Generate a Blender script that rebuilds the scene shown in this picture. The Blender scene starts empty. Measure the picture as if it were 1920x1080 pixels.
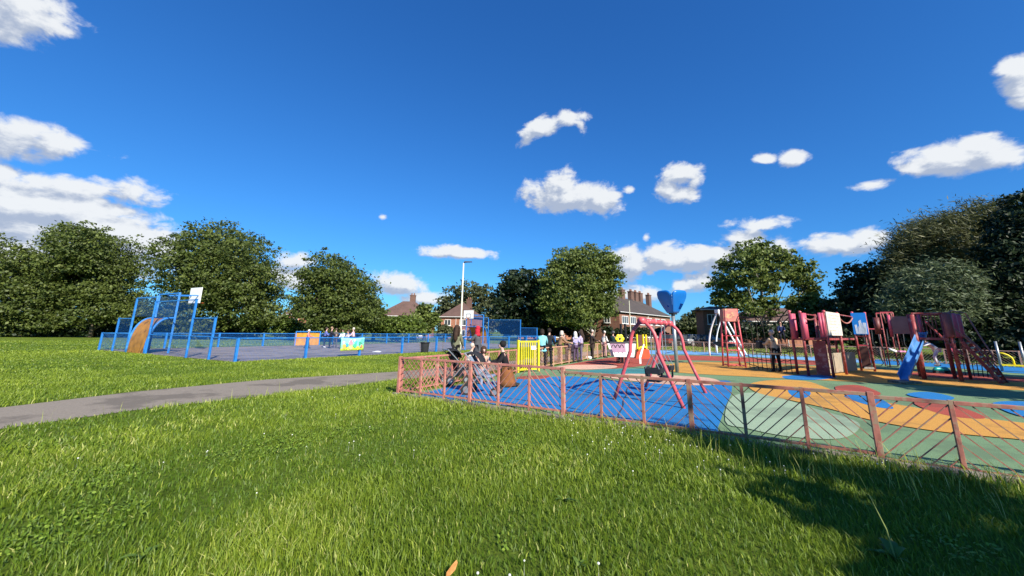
import bpy, math, random
import numpy as np
from mathutils import Vector, Matrix

sc = bpy.context.scene
COL = sc.collection
R = math.radians

# ------------------------------------------------------------------ camera
F, PX, PY, EYE = 721.0, 960.0, 461.0, 1.56
PITCH, ROLL = math.atan(160 / 721), 0.0151
FWD = np.array([0, math.cos(PITCH), math.sin(PITCH)])
_u = np.array([0, -math.sin(PITCH), math.cos(PITCH)])
_r = np.array([1.0, 0, 0])
RT = _r * math.cos(ROLL) + _u * math.sin(ROLL)
UP = _u * math.cos(ROLL) - _r * math.sin(ROLL)
EYEP = np.array([0, 0, EYE])
cam = bpy.data.cameras.new("camera")
cam.sensor_width = 36
cam.lens = F / 1920 * 36
cam.shift_y = (PY - 540) / 1920
cam.clip_start, cam.clip_end = 0.05, 4000
camo = bpy.data.objects.new("camera", cam)
COL.objects.link(camo)
camo.matrix_world = Matrix(((RT[0], UP[0], -FWD[0], 0), (RT[1], UP[1], -FWD[1], 0), (RT[2], UP[2], -FWD[2], EYE), (0, 0, 0, 1)))
sc.camera = camo


def ray(x, y):
    return FWD + RT * (x - PX) / F - UP * (y - PY) / F


def G(x, y, z=0.0):
    """ground point seen at photo pixel x, y"""
    d = ray(x, y)
    return Vector(EYEP + d * ((z - EYE) / d[2]))


def at(x, y, Y):
    """point seen at photo pixel x, y that lies Y metres ahead"""
    d = ray(x, y)
    return Vector(EYEP + d * (Y / d[1]))


def HZ(bx, by, ty):
    """height of an upright thing whose foot is at pixel bx, by and whose top reaches row ty"""
    p = np.array(G(bx, by))
    lo, hi = 0.0, 40.0
    for _ in range(40):
        m = (lo + hi) / 2
        v = np.array([p[0], p[1], m]) - EYEP
        if PY - F * (v @ UP) / (v @ FWD) > ty:
            lo = m
        else:
            hi = m
    return lo


# ------------------------------------------------------------------ sun, sky, exposure
SUN_EL = R(33.5)
SUN_H = Vector((0.49, -0.872, 0)).normalized()
SUN_DIR = Vector((SUN_H.x * math.cos(SUN_EL), SUN_H.y * math.cos(SUN_EL), math.sin(SUN_EL)))
sl = bpy.data.lights.new("sun", "SUN")
sl.energy = 4.6
sl.angle = R(0.5)
sl.color = (1.0, 0.94, 0.84)
so = bpy.data.objects.new("sun", sl)
COL.objects.link(so)
so.rotation_euler = (-SUN_DIR).to_track_quat("-Z", "Y").to_euler()

sc.view_settings.view_transform = "Standard"
sc.view_settings.look = "None"
sc.view_settings.exposure = 0.9
sc.view_settings.gamma = 1.0
sc.view_settings.use_curve_mapping = False
sc.render.engine = "CYCLES"
sc.cycles.use_denoising = True
sc.cycles.max_bounces = 6
sc.cycles.diffuse_bounces = 3
sc.cycles.transparent_max_bounces = 16

w = bpy.data.worlds.new("World")
sc.world = w
w.use_nodes = True
nt = w.node_tree
nt.nodes.clear()


def N(tree, typ, **kw):
    n = tree.nodes.new(typ)
    for k, v in kw.items():
        if k.startswith("i_"):
            n.inputs[k[2:]].default_value = v
        else:
            setattr(n, k, v)
    return n


def math_node(tree, op, a, b=None, clamp=False):
    n = tree.nodes.new("ShaderNodeMath")
    n.operation = op
    n.use_clamp = clamp
    for i, v in enumerate((a, b)):
        if v is None:
            continue
        if isinstance(v, (int, float)):
            n.inputs[i].default_value = v
        else:
            tree.links.new(v, n.inputs[i])
    return n.outputs[0]


def azel(x, y):
    d = ray(x, y)
    d = d / np.linalg.norm(d)
    return math.atan2(d[0], d[1]), math.asin(d[2])


# clouds: (photo pixel centre, half width, half height in pixels, tilt degrees, softness weight)
CLOUDS = [
    (30, 20, 110, 46, -8, 1.0), (95, 40, 62, 30, 0, .75), (10, 55, 60, 30, 0, .7),
    (20, 262, 100, 36, -8, 1.0), (95, 272, 58, 28, 10, 1.0), (60, 292, 100, 16, 0, .5),
   
    (60, 350, 120, 24, 0, .75), (160, 352, 110, 22, 6, .75), (240, 362, 60, 20, 18, .8), (15, 325, 30, 18, 0, .8),
    (40, 420, 200, 50, 10, 1.25), (170, 430, 150, 42, 16, 1.2), (240, 460, 90, 45, 25, 1.1),
    (-40, 440, 160, 90, 0, 1.4), (60, 395, 220, 46, 12, 1.5), (170, 440, 190, 52, 16, 1.5), (40, 480, 220, 70, 0, 1.5), (250, 450, 100, 46, 24, 1.3),
    (1018, 240, 46, 17, -16, 1.0), (1065, 222, 36, 15, -10, 1.0), (990, 258, 24, 10, -30, .7), (1090, 234, 14, 9, 40, .6),
    
    (1062, 368, 74, 28, 3, 1.15), (1058, 346, 34, 24, 0, 1.0), (1122, 372, 42, 26, 6, 1.1), (985, 360, 14, 18, -40, .6), (1090, 388, 60, 10, 0, .7),
    (1180, 356, 13, 8, 0, .75),
    (1274, 330, 34, 20, -5, 1.05), (1282, 318, 30, 14, 0, 1.0), (1282, 364, 34, 14, 0, 1.0), (1258, 352, 26, 20, 0, .8), (1300, 340, 20, 18, 0, .6),
    (1440, 298, 22, 10, 0, 1.0), (1480, 299, 27, 14, 0, 1.05),
    (1800, 295, 118, 28, -7, 1.15), (1838, 278, 66, 26, 0, 1.1), (1720, 312, 40, 16, -12, .9), (1745, 285, 36, 12, -20, .9),
    (1637, 346, 38, 9, -14, .85),
    (1905, 132, 44, 26, -10, 1.0), (1912, 165, 36, 22, 0, .9), (1915, 190, 30, 12, 0, .8),
    (1590, 460, 96, 17, -4, 1.1), (1630, 448, 42, 17, 0, 1.05), (1528, 460, 32, 17, 0, 1.0),
    (1180, 490, 50, 28, 0, 1.1), (1250, 484, 60, 24, 0, 1.1), (1310, 482, 46, 24, 0, 1.1), (1350, 482, 40, 26, 0, 1.0), (1240, 496, 130, 14, 0, .9),
    (1400, 455, 38, 24, 0, 1.0), (1425, 420, 54, 11, -3, .8), (1460, 465, 36, 18, 0, .6), (1212, 444, 8, 7, 0, .7),
    (1310, 530, 36, 16, 0, .95), (1282, 534, 24, 14, 0, .9), (1218, 511, 12, 6, 0, .7),
    (1180, 552, 60, 14, 0, .8),
    (855, 474, 58, 10, 3, 1.1), (842, 468, 26, 9, 0, .9), (895, 478, 22, 7, 10, .7),
    (740, 530, 52, 18, 4, 1.05), (735, 545, 60, 12, 0, .7), (790, 560, 46, 12, 0, .9), (717, 407, 8, 5, 0, .55),
    (548, 492, 36, 16, 0, .95), (540, 520, 40, 24, 0, 1.0),
]
grp = bpy.data.node_groups.new("cloud_field", "ShaderNodeTree")
grp.interface.new_socket("P", in_out="INPUT", socket_type="NodeSocketVector")
grp.interface.new_socket("field", in_out="OUTPUT", socket_type="NodeSocketFloat")
gi, go = N(grp, "NodeGroupInput"), N(grp, "NodeGroupOutput")
acc = None
for (cx, cy, a, b, tilt, wt) in CLOUDS:
    A, E = azel(cx, cy)
    A2, E2 = azel(cx + 8, cy)
    A3, E3 = azel(cx, cy - 8)
    kx = math.hypot(A2 - A, E2 - E) / 8
    ky = math.hypot(A3 - A, E3 - E) / 8
    base = math.atan2(E2 - E, A2 - A)
    m = N(grp, "ShaderNodeMapping", vector_type="TEXTURE")
    m.inputs["Location"].default_value = (A, E, 0)
    m.inputs["Rotation"].default_value = (0, 0, base - R(tilt))
    m.inputs["Scale"].default_value = (a * kx * 1.38, b * ky * 1.42, 1)
    grp.links.new(gi.outputs[0], m.inputs[0])
    ln = N(grp, "ShaderNodeVectorMath", operation="LENGTH")
    grp.links.new(m.outputs[0], ln.inputs[0])
    f = math_node(grp, "MULTIPLY", math_node(grp, "SUBTRACT", 1.0, ln.outputs["Value"]), wt)
    if acc is None:
        acc = f
    else:
        sm = grp.nodes.new("ShaderNodeMath")
        sm.operation = "SMOOTH_MAX"
        grp.links.new(acc, sm.inputs[0])
        grp.links.new(f, sm.inputs[1])
        sm.inputs[2].default_value = 0.12
        acc = sm.outputs[0]
acc = math_node(grp, "MAXIMUM", acc, -1.0)
nz = N(grp, "ShaderNodeTexNoise")
nz.inputs["Scale"].default_value = 21
nz.inputs["Detail"].default_value = 10
nz.inputs["Roughness"].default_value = 0.60
nz.inputs["Distortion"].default_value = 0.25
mp = N(grp, "ShaderNodeMapping")
mp.inputs["Scale"].default_value = (1.0, 1.5, 1)
mp.inputs["Location"].default_value = (3.7, 1.9, 0.4)
grp.links.new(gi.outputs[0], mp.inputs[0])
grp.links.new(mp.outputs[0], nz.inputs["Vector"])
nn = math_node(grp, "MULTIPLY", math_node(grp, "SUBTRACT", nz.outputs[0], 0.51), 1.7)
grp.links.new(math_node(grp, "ADD", acc, nn), go.inputs[0])

tc = N(nt, "ShaderNodeTexCoord")
sx = N(nt, "ShaderNodeSeparateXYZ")
nt.links.new(tc.outputs["Generated"], sx.inputs[0])
cb = N(nt, "ShaderNodeCombineXYZ")
nt.links.new(math_node(nt, "ARCTAN2", sx.outputs[0], sx.outputs[1]), cb.inputs[0])
nt.links.new(math_node(nt, "ARCSINE", sx.outputs[2]), cb.inputs[1])


def field(off):
    g = N(nt, "ShaderNodeGroup")
    g.node_tree = grp
    ad = N(nt, "ShaderNodeVectorMath", operation="ADD")
    ad.inputs[1].default_value = off
    nt.links.new(cb.outputs[0], ad.inputs[0])
    nt.links.new(ad.outputs[0], g.inputs[0])
    return g.outputs[0]


f0, f1 = field((0, 0, 0)), field((0.012, 0.022, 0))
dens = N(nt, "ShaderNodeMapRange", interpolation_type="SMOOTHSTEP")
nt.links.new(f0, dens.inputs[0])
dens.inputs[1].default_value, dens.inputs[2].default_value = 0.02, 0.52
dens.inputs[4].default_value = 0.97
shade = N(nt, "ShaderNodeMapRange", interpolation_type="SMOOTHSTEP")
nt.links.new(math_node(nt, "SUBTRACT", f0, f1), shade.inputs[0])
shade.inputs[1].default_value, shade.inputs[2].default_value = -0.22, 0.42
ccol = N(nt, "ShaderNodeMix", data_type="RGBA")
ccol.inputs[6].default_value = (2.3, 2.7, 3.5, 1)
ccol.inputs[7].default_value = (4.75, 4.9, 5.05, 1)
nt.links.new(shade.outputs[0], ccol.inputs[0])
sky = N(nt, "ShaderNodeTexSky", sky_type="NISHITA")
sky.sun_disc = False
sky.sun_elevation = SUN_EL
sky.sun_rotation = math.atan2(SUN_H.x, SUN_H.y)
sky.air_density, sky.dust_density, sky.ozone_density = 1.0, 0.35, 3.2
# deepen the blue: each channel of the sky gets its own gain and gamma
sep = N(nt, "ShaderNodeSeparateColor")
nt.links.new(sky.outputs[0], sep.inputs[0])
skc = N(nt, "ShaderNodeCombineColor")
for i, (k, g) in enumerate(((.21, 1.05), (.505, .93), (.80, .81))):
    nt.links.new(math_node(nt, "MULTIPLY", math_node(nt, "POWER", math_node(nt, "MULTIPLY", sep.outputs[i], .1), g), 10 * k), skc.inputs[i])
mx = N(nt, "ShaderNodeMix", data_type="RGBA")
nt.links.new(dens.outputs[0], mx.inputs[0])
nt.links.new(skc.outputs[0], mx.inputs[6])
nt.links.new(ccol.outputs[2], mx.inputs[7])
bg = N(nt, "ShaderNodeBackground")
bg.inputs[1].default_value = 0.10
nt.links.new(mx.outputs[2], bg.inputs[0])
wo = N(nt, "ShaderNodeOutputWorld")
nt.links.new(bg.outputs[0], wo.inputs[0])

# ------------------------------------------------------------------ helpers
class MB:
    """collects shapes in world coordinates; build() links them as ONE mesh object"""
    def __init__(s):
        s.v, s.f, s.uv = [], [], {}

    def add(s, vs, fs, uvs=None):
        o = len(s.v)
        s.v += [tuple(p) for p in vs]
        for i, f in enumerate(fs):
            s.f.append(tuple(o + k for k in f))
            if uvs:
                s.uv[len(s.f) - 1] = uvs[i]
        return s

    def hexa(s, b, t):
        return s.add(list(b) + list(t), [(3, 2, 1, 0), (4, 5, 6, 7), (0, 1, 5, 4), (1, 2, 6, 5), (2, 3, 7, 6), (3, 0, 4, 7)])

    def box(s, c, sz, rz=0.0):
        x, y, z = (k / 2 for k in sz)
        cr, sr = math.cos(rz), math.sin(rz)
        P = lambda a, b, d: (c[0] + a * cr - b * sr, c[1] + a * sr + b * cr, c[2] + d)
        return s.hexa([P(-x, -y, -z), P(x, -y, -z), P(x, y, -z), P(-x, y, -z)], [P(-x, -y, z), P(x, -y, z), P(x, y, z), P(-x, y, z)])

    def beam(s, p, q, w, h=None, up=(0, 0, 1)):
        p, q = Vector(p), Vector(q)
        h = h or w
        d = (q - p).normalized()
        u = Vector(up)
        if abs(d.dot(u)) > 0.98:
            u = Vector((0.83, 0.55, 0))
        a = d.cross(u).normalized() * w / 2
        b = a.cross(d).normalized() * h / 2
        return s.hexa([p - a - b, p + a - b, p + a + b, p - a + b], [q - a - b, q + a - b, q + a + b, q - a + b])

    def tube(s, pts, r, n=8, cap=True):
        pts = [Vector(p) for p in pts]
        rs = r if isinstance(r, (list, tuple)) else [r] * len(pts)
        o = len(s.v)
        ref = None
        for i, p in enumerate(pts):
            t = (pts[min(i + 1, len(pts) - 1)] - pts[max(i - 1, 0)])
            t = t.normalized() if t.length > 1e-9 else Vector((0, 0, 1))
            if ref is None:
                ref = t.orthogonal().normalized()
            ref = (ref - t * ref.dot(t))
            ref = ref.normalized() if ref.length > 1e-6 else t.orthogonal().normalized()
            b = t.cross(ref)
            for k in range(n):
                a = 2 * math.pi * k / n
                s.v.append(tuple(p + (ref * math.cos(a) + b * math.sin(a)) * rs[i]))
        for i in range(len(pts) - 1):
            for k in range(n):
                s.f.append((o + i * n + k, o + i * n + (k + 1) % n, o + (i + 1) * n + (k + 1) % n, o + (i + 1) * n + k))
        if cap:
            s.f.append(tuple(o + k for k in range(n))[::-1])
            s.f.append(tuple(o + (len(pts) - 1) * n + k for k in range(n)))
        return s

    def lathe(s, prof, c=(0, 0, 0), n=16):
        return s.tube_prof(prof, c, n)

    def tube_prof(s, prof, c, n):
        o = len(s.v)
        for (r, z) in prof:
            for k in range(n):
                a = 2 * math.pi * k / n
                s.v.append((c[0] + r * math.cos(a), c[1] + r * math.sin(a), c[2] + z))
        for i in range(len(prof) - 1):
            for k in range(n):
                s.f.append((o + i * n + k, o + i * n + (k + 1) % n, o + (i + 1) * n + (k + 1) % n, o + (i + 1) * n + k))
        s.f.append(tuple(o + k for k in range(n))[::-1])
        s.f.append(tuple(o + (len(prof) - 1) * n + k for k in range(n)))
        return s

    def ball(s, c, r, sc=(1, 1, 1), n=10, m=6):
        prof = [(max(1e-3, math.sin(math.pi * i / m)), -math.cos(math.pi * i / m)) for i in range(m + 1)]
        o = len(s.v)
        s.tube_prof([(a * r, b * r) for a, b in prof], (0, 0, 0), n)
        for i in range(o, len(s.v)):
            x, y, z = s.v[i]
            s.v[i] = (c[0] + x * sc[0], c[1] + y * sc[1], c[2] + z * sc[2])
        return s

    def prism(s, poly, n_off):
        """polygon (list of 3D points) thickened by vector n_off"""
        k = len(poly)
        off = Vector(n_off)
        vs = [Vector(p) for p in poly] + [Vector(p) + off for p in poly]
        fs = [tuple(range(k))[::-1], tuple(range(k, 2 * k))] + [(i, (i + 1) % k, k + (i + 1) % k, k + i) for i in range(k)]
        return s.add(vs, fs)

    def build(s, name, mat, parent=None, smooth=False, bevel=0.0):
        me = bpy.data.meshes.new(name)
        off = Vector((0, 0, 0))
        p = parent
        while p is not None:
            off += p.location
            p = p.parent
        me.from_pydata([(a - off.x, b - off.y, c - off.z) for a, b, c in s.v], [], s.f)
        if s.uv:
            l = me.uv_layers.new(name="UVMap")
            for fi, u in s.uv.items():
                for li, q in zip(me.polygons[fi].loop_indices, u):
                    l.data[li].uv = q
        if smooth:
            me.polygons.foreach_set("use_smooth", [True] * len(me.polygons))
        me.materials.append(mat)
        o = bpy.data.objects.new(name, me)
        COL.objects.link(o)
        if parent is not None:
            o.parent = parent
        if bevel:
            b = o.modifiers.new("bevel", "BEVEL")
            b.width, b.segments, b.limit_method = bevel, 2, "ANGLE"
        return o


def thing(name, loc, label, cat, group=None, kind=None):
    o = bpy.data.objects.new(name, None)
    o.empty_display_size = 0.2
    COL.objects.link(o)
    o.location = loc
    return tag(o, label, cat, group, kind)


def tag(o, label=None, cat=None, group=None, kind=None):
    if label: o["label"] = label
    if cat: o["category"] = cat
    if group: o["group"] = group
    if kind: o["kind"] = kind
    return o


def copy_tree(o, parent=None):
    c = o.copy()
    COL.objects.link(c)
    c.parent = parent
    for ch in list(o.children):
        copy_tree(ch, c)
    return c


# ------------------------------------------------------------------ materials
def mat(name, col, rough=0.7, var=0.15, scale=6.0, metal=0.0, bump=0.0, col2=None, patch=0.0, patch_scale=3.0, spec=0.4):
    """painted / plain surface: base colour with fine mottling, optional second colour in worn patches"""
    m = bpy.data.materials.new(name)
    m.use_nodes = True
    t = m.node_tree
    b = t.nodes["Principled BSDF"]
    b.inputs["Roughness"].default_value = rough
    b.inputs["Metallic"].default_value = metal
    b.inputs["Specular IOR Level"].default_value = spec
    tcn = N(t, "ShaderNodeTexCoord")
    nz = N(t, "ShaderNodeTexNoise")
    nz.inputs["Scale"].default_value = scale
    nz.inputs["Detail"].default_value = 6
    t.links.new(tcn.outputs["Object"], nz.inputs["Vector"])
    mix = N(t, "ShaderNodeMix", data_type="RGBA")
    lo = tuple(c * (1 - var) for c in col)
    hi = tuple(min(1, c * (1 + var)) for c in col)
    mix.inputs[6].default_value = (*lo, 1)
    mix.inputs[7].default_value = (*hi, 1)
    mr = N(t, "ShaderNodeMapRange")
    mr.inputs[1].default_value, mr.inputs[2].default_value = 0.3, 0.7
    t.links.new(nz.outputs[0], mr.inputs[0])
    t.links.new(mr.outputs[0], mix.inputs[0])
    out = mix.outputs[2]
    if col2:
        n2 = N(t, "ShaderNodeTexNoise")
        n2.inputs["Scale"].default_value = patch_scale
        n2.inputs["Detail"].default_value = 8
        n2.inputs["Roughness"].default_value = 0.65
        t.links.new(tcn.outputs["Object"], n2.inputs["Vector"])
        m2 = N(t, "ShaderNodeMapRange")
        m2.inputs[1].default_value, m2.inputs[2].default_value = 0.62 - patch, 0.68 - patch * 0.9
        t.links.new(n2.outputs[0], m2.inputs[0])
        mm = N(t, "ShaderNodeMix", data_type="RGBA")
        t.links.new(m2.outputs[0], mm.inputs[0])
        t.links.new(out, mm.inputs[6])
        mm.inputs[7].default_value = (*col2, 1)
        out = mm.outputs[2]
    t.links.new(out, b.inputs["Base Color"])
    if bump:
        bp = N(t, "ShaderNodeBump")
        bp.inputs["Strength"].default_value = bump
        bp.inputs["Distance"].default_value = 0.02
        t.links.new(nz.outputs[0], bp.inputs["Height"])
        t.links.new(bp.outputs[0], b.inputs["Normal"])
    return m


def leaf_mat(name, dark, light, trans=0.35, attr="tint", rough=0.55, third=None):
    m = bpy.data.materials.new(name)
    m.use_nodes = True
    t = m.node_tree
    b = t.nodes["Principled BSDF"]
    b.inputs["Roughness"].default_value = rough
    b.inputs["Specular IOR Level"].default_value = 0.35
    at_ = N(t, "ShaderNodeAttribute", attribute_name=attr)
    rp = N(t, "ShaderNodeValToRGB")
    rp.color_ramp.elements[0].color = (*dark, 1)
    rp.color_ramp.elements[1].color = (*light, 1)
    if third:
        e = rp.color_ramp.elements.new(0.86)
        e.color = (*light, 1)
        rp.color_ramp.elements[-1].color = (*third, 1)
    t.links.new(at_.outputs["Fac"], rp.inputs[0])
    t.links.new(rp.outputs[0], b.inputs["Base Color"])
    tr = N(t, "ShaderNodeBsdfTranslucent")
    t.links.new(rp.outputs[0], tr.inputs[0])
    ms = N(t, "ShaderNodeMixShader")
    ms.inputs[0].default_value = trans
    t.links.new(b.outputs[0], ms.inputs[1])
    t.links.new(tr.outputs[0], ms.inputs[2])
    t.links.new(ms.outputs[0], t.nodes["Material Output"].inputs[0])
    return m


def brick_mat(name, c1, c2, mortar, scale=1.0):
    m = bpy.data.materials.new(name)
    m.use_nodes = True
    t = m.node_tree
    b = t.nodes["Principled BSDF"]
    b.inputs["Roughness"].default_value = 0.9
    tcn = N(t, "ShaderNodeTexCoord")
    nr = N(t, "ShaderNodeNewGeometry")
    sp = N(t, "ShaderNodeSeparateXYZ")
    t.links.new(tcn.outputs["Object"], sp.inputs[0])
    cbn = N(t, "ShaderNodeCombineXYZ")
    t.links.new(math_node(t, "ADD", sp.outputs[0], sp.outputs[1]), cbn.inputs[0])
    t.links.new(sp.outputs[2], cbn.inputs[1])
    br = N(t, "ShaderNodeTexBrick")
    br.inputs["Scale"].default_value = 4.0 * scale
    br.inputs["Color1"].default_value = (*c1, 1)
    br.inputs["Color2"].default_value = (*c2, 1)
    br.inputs["Mortar"].default_value = (*mortar, 1)
    br.inputs["Mortar Size"].default_value = 0.015
    t.links.new(cbn.outputs[0], br.inputs["Vector"])
    nz = N(t, "ShaderNodeTexNoise")
    nz.inputs["Scale"].default_value = 0.8
    nz.inputs["Detail"].default_value = 7
    t.links.new(tcn.outputs["Object"], nz.inputs["Vector"])
    mx = N(t, "ShaderNodeMix", data_type="RGBA", blend_type="MULTIPLY")
    mx.inputs[0].default_value = 0.6
    rp = N(t, "ShaderNodeValToRGB")
    rp.color_ramp.elements[0].position, rp.color_ramp.elements[0].color = 0.3, (.6, .58, .56, 1)
    rp.color_ramp.elements[1].position, rp.color_ramp.elements[1].color = 0.7, (1.15, 1.1, 1.05, 1)
    t.links.new(nz.outputs[0], rp.inputs[0])
    t.links.new(br.outputs[0], mx.inputs[6])
    t.links.new(rp.outputs[0], mx.inputs[7])
    t.links.new(mx.outputs[2], b.inputs["Base Color"])
    return m


def mesh_mat(name, col, period=0.06, wire=0.22):
    """weldmesh: wires with open gaps between them, laid out in metres by the panel's own UV"""
    m = bpy.data.materials.new(name)
    m.use_nodes = True
    t = m.node_tree
    b = t.nodes["Principled BSDF"]
    b.inputs["Base Color"].default_value = (*col, 1)
    b.inputs["Roughness"].default_value = 0.5
    uv = N(t, "ShaderNodeTexCoord")
    sp = N(t, "ShaderNodeSeparateXYZ")
    t.links.new(uv.outputs["UV"], sp.inputs[0])
    g = []
    for i in range(2):
        fr = math_node(t, "FRACT", math_node(t, "DIVIDE", sp.outputs[i], period))
        g.append(math_node(t, "LESS_THAN", fr, wire))
    al = math_node(t, "MAXIMUM", g[0], g[1])
    t.links.new(al, b.inputs["Alpha"])
    return m


M = {}
M["pink"] = mat("faded_pink_paint", (.50, .10, .09), .5, .22, 9, col2=(.17, .075, .045), patch=.03, patch_scale=5)
M["rust"] = mat("rusty_shaded_red_paint", (.33, .12, .085), .65, .3, 12, col2=(.30, .20, .125), patch=.13, patch_scale=7)  # weathered fence paint; its brown also carries shade on the right run
M["pinkbright"] = mat("pink_tube_paint", (.56, .085, .10), .4, .18, 5, col2=(.42, .16, .14), patch=.05, patch_scale=4)
M["maroon"] = mat("maroon_paint", (.27, .045, .045), .5, .28, 6, col2=(.40, .16, .14), patch=.09, patch_scale=5)
M["panelpink"] = mat("pink_plastic_panel", (.55, .09, .14), .45, .15, 3, col2=(.4, .12, .14), patch=.04)
M["courtblue"] = mat("blue_court_paint", (.02, .17, .50), .45, .2, 6, col2=(.06, .25, .48), patch=.05)
M["mesh"] = mesh_mat("blue_weldmesh", (.010, .105, .36), .06, .105)
M["yellow"] = mat("yellow_gate_paint", (.85, .68, .02), .45, .1, 5, col2=(.6, .55, .1), patch=.03)
M["orangepanel"] = mat("rusty_orange_panel", (.34, .15, .022), .55, .35, 2.5, col2=(.17, .07, .014), patch=.06, patch_scale=2)
M["white"] = mat("white_paint", (.78, .78, .74), .5, .07, 5)
M["cream"] = mat("cream_panel", (.66, .60, .50), .55, .1, 4, col2=(.4, .36, .3), patch=.06, patch_scale=9)
M["grey"] = mat("grey_steel", (.30, .32, .33), .4, .15, 6, metal=.5)
M["black"] = mat("black_rubber", (.016, .016, .018), .55, .2, 8)
M["char"] = mat("dark_plastic", (.03, .03, .035), .4, .2, 8)
M["blueplastic"] = mat("blue_plastic", (.008, .14, .46), .32, .12, 2, spec=.5)
M["blueslide"] = mat("blue_slide_plastic", (.07, .20, .45), .3, .15, 3, col2=(.15, .28, .5), patch=.05, spec=.5)
M["bluepanel"] = mat("blue_board", (.015, .24, .70), .45, .08, 3)
M["chalk"] = mat("white_scrawl_paint", (.65, .78, .88), .6, .1, 9)
M["boarddraw"] = mat("brown_scrawl_paint", (.12, .05, .035), .7, .2, 6)
M["beige"] = mat("beige_board", (.34, .28, .20), .6, .15, 3, col2=(.22, .16, .12), patch=.05)
M["purple"] = mat("mauve_panel", (.36, .22, .31), .5, .12, 6)
M["brownpanel"] = mat("dark_brown_panel", (.09, .035, .025), .6, .2, 4)
M["lampcream"] = mat("cream_lamp_paint", (.60, .58, .44), .5, .08, 4)
M["concrete"] = mat("concrete_edging", (.23, .20, .16), .9, .3, 9, bump=.6, col2=(.10, .08, .06), patch=.1, patch_scale=4)
M["rope"] = mat("dark_rope", (.03, .022, .02), .85, .2, 20)
M["ropetan"] = mat("pink_rope", (.40, .16, .13), .8, .2, 20)
M["tyre"] = mat("tyre", (.02, .02, .02), .8, .2, 9)
M["trunk"] = mat("bark", (.11, .085, .06), .9, .35, 8, bump=1.0)
M["trunkpale"] = mat("pale_bark", (.30, .27, .22), .9, .35, 5, bump=1.0)
M["brick"] = brick_mat("orange_brick", (.42, .16, .085), (.34, .12, .07), (.32, .26, .21))
M["chimneybrick"] = brick_mat("chimney_brick", (.17, .085, .06), (.12, .065, .05), (.14, .11, .09))
M["tansalmon"] = mat("sunlit_fence_paint", (.52, .27, .18), .6, .2, 9, col2=(.5, .36, .22), patch=.08, patch_scale=6)  # paler copy of the fence paint, tinted as if in full sun
M["brickdark"] = brick_mat("dark_brick", (.27, .115, .07), (.20, .085, .055), (.22, .17, .13))
M["roof"] = brick_mat("brown_roof_tiles", (.15, .084, .064), (.12, .07, .055), (.06, .045, .04), 1.0)
M["roofgrey"] = brick_mat("grey_brown_roof_tiles", (.085, .066, .056), (.062, .05, .044), (.05, .045, .04), 1.0)
M["glass"] = mat("window_glass", (.05, .06, .07), .08, .1, 2, spec=.8)
M["frame"] = mat("white_window_frame", (.74, .73, .69), .5, .05, 4)
M["render"] = mat("cream_render", (.60, .52, .42), .85, .12, 2)
M["brass"] = mat("terracotta_pot", (.2, .09, .055), .7, .1, 4)

# ------------------------------------------------------------------ setting: ground, path, court, playground
def ground_mat():
    m = bpy.data.materials.new("lawn_soil_and_turf")
    m.use_nodes = True
    t = m.node_tree
    b = t.nodes["Principled BSDF"]
    b.inputs["Roughness"].default_value = 0.95
    b.inputs["Specular IOR Level"].default_value = 0.1
    tcn = N(t, "ShaderNodeTexCoord")
    cols = None
    n1 = N(t, "ShaderNodeTexNoise")
    n1.inputs["Scale"].default_value = 0.35
    n1.inputs["Detail"].default_value = 5
    n2 = N(t, "ShaderNodeTexNoise")
    n2.inputs["Scale"].default_value = 14
    n2.inputs["Detail"].default_value = 8
    n2.inputs["Roughness"].default_value = 0.7
    for n in (n1, n2):
        t.links.new(tcn.outputs["Object"], n.inputs["Vector"])
    r1 = N(t, "ShaderNodeValToRGB")
    r1.color_ramp.elements[0].position, r1.color_ramp.elements[0].color = .3, (.095, .15, .018, 1)
    r1.color_ramp.elements[1].position, r1.color_ramp.elements[1].color = .7, (.17, .225, .03, 1)
    t.links.new(n1.outputs[0], r1.inputs[0])
    r2 = N(t, "ShaderNodeValToRGB")
    r2.color_ramp.elements[0].position, r2.color_ramp.elements[0].color = .3, (.5, .5, .45, 1)
    r2.color_ramp.elements[1].position, r2.color_ramp.elements[1].color = .7, (1.3, 1.3, 1.2, 1)
    t.links.new(n2.outputs[0], r2.inputs[0])
    mx_ = N(t, "ShaderNodeMix", data_type="RGBA", blend_type="MULTIPLY")
    mx_.inputs[0].default_value = .8
    t.links.new(r1.outputs[0], mx_.inputs[6])
    t.links.new(r2.outputs[0], mx_.inputs[7])
    t.links.new(mx_.outputs[2], b.inputs["Base Color"])
    bp = N(t, "ShaderNodeBump")
    bp.inputs["Strength"].default_value = 1
    bp.inputs["Distance"].default_value = .08
    t.links.new(n2.outputs[0], bp.inputs["Height"])
    t.links.new(bp.outputs[0], b.inputs["Normal"])
    return m


def asphalt_mat(name, c, var=.25, speck=60):
    m = mat(name, c, .92, var, speck, bump=.3, col2=tuple(k * .66 for k in c), patch=.12, patch_scale=.7, spec=.2)
    return m


def sheet(name, poly, z, m, parent=None, kind="structure"):
    mb = MB()
    mb.add([(p[0], p[1], z) for p in poly], [tuple(range(len(poly)))])
    o = mb.build(name, m, parent)
    if kind and parent is None:
        tag(o, kind=kind)
    # keep the face pointing up
    if o.data.polygons[0].normal.z < 0:
        o.data.flip_normals()
    return o


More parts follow.
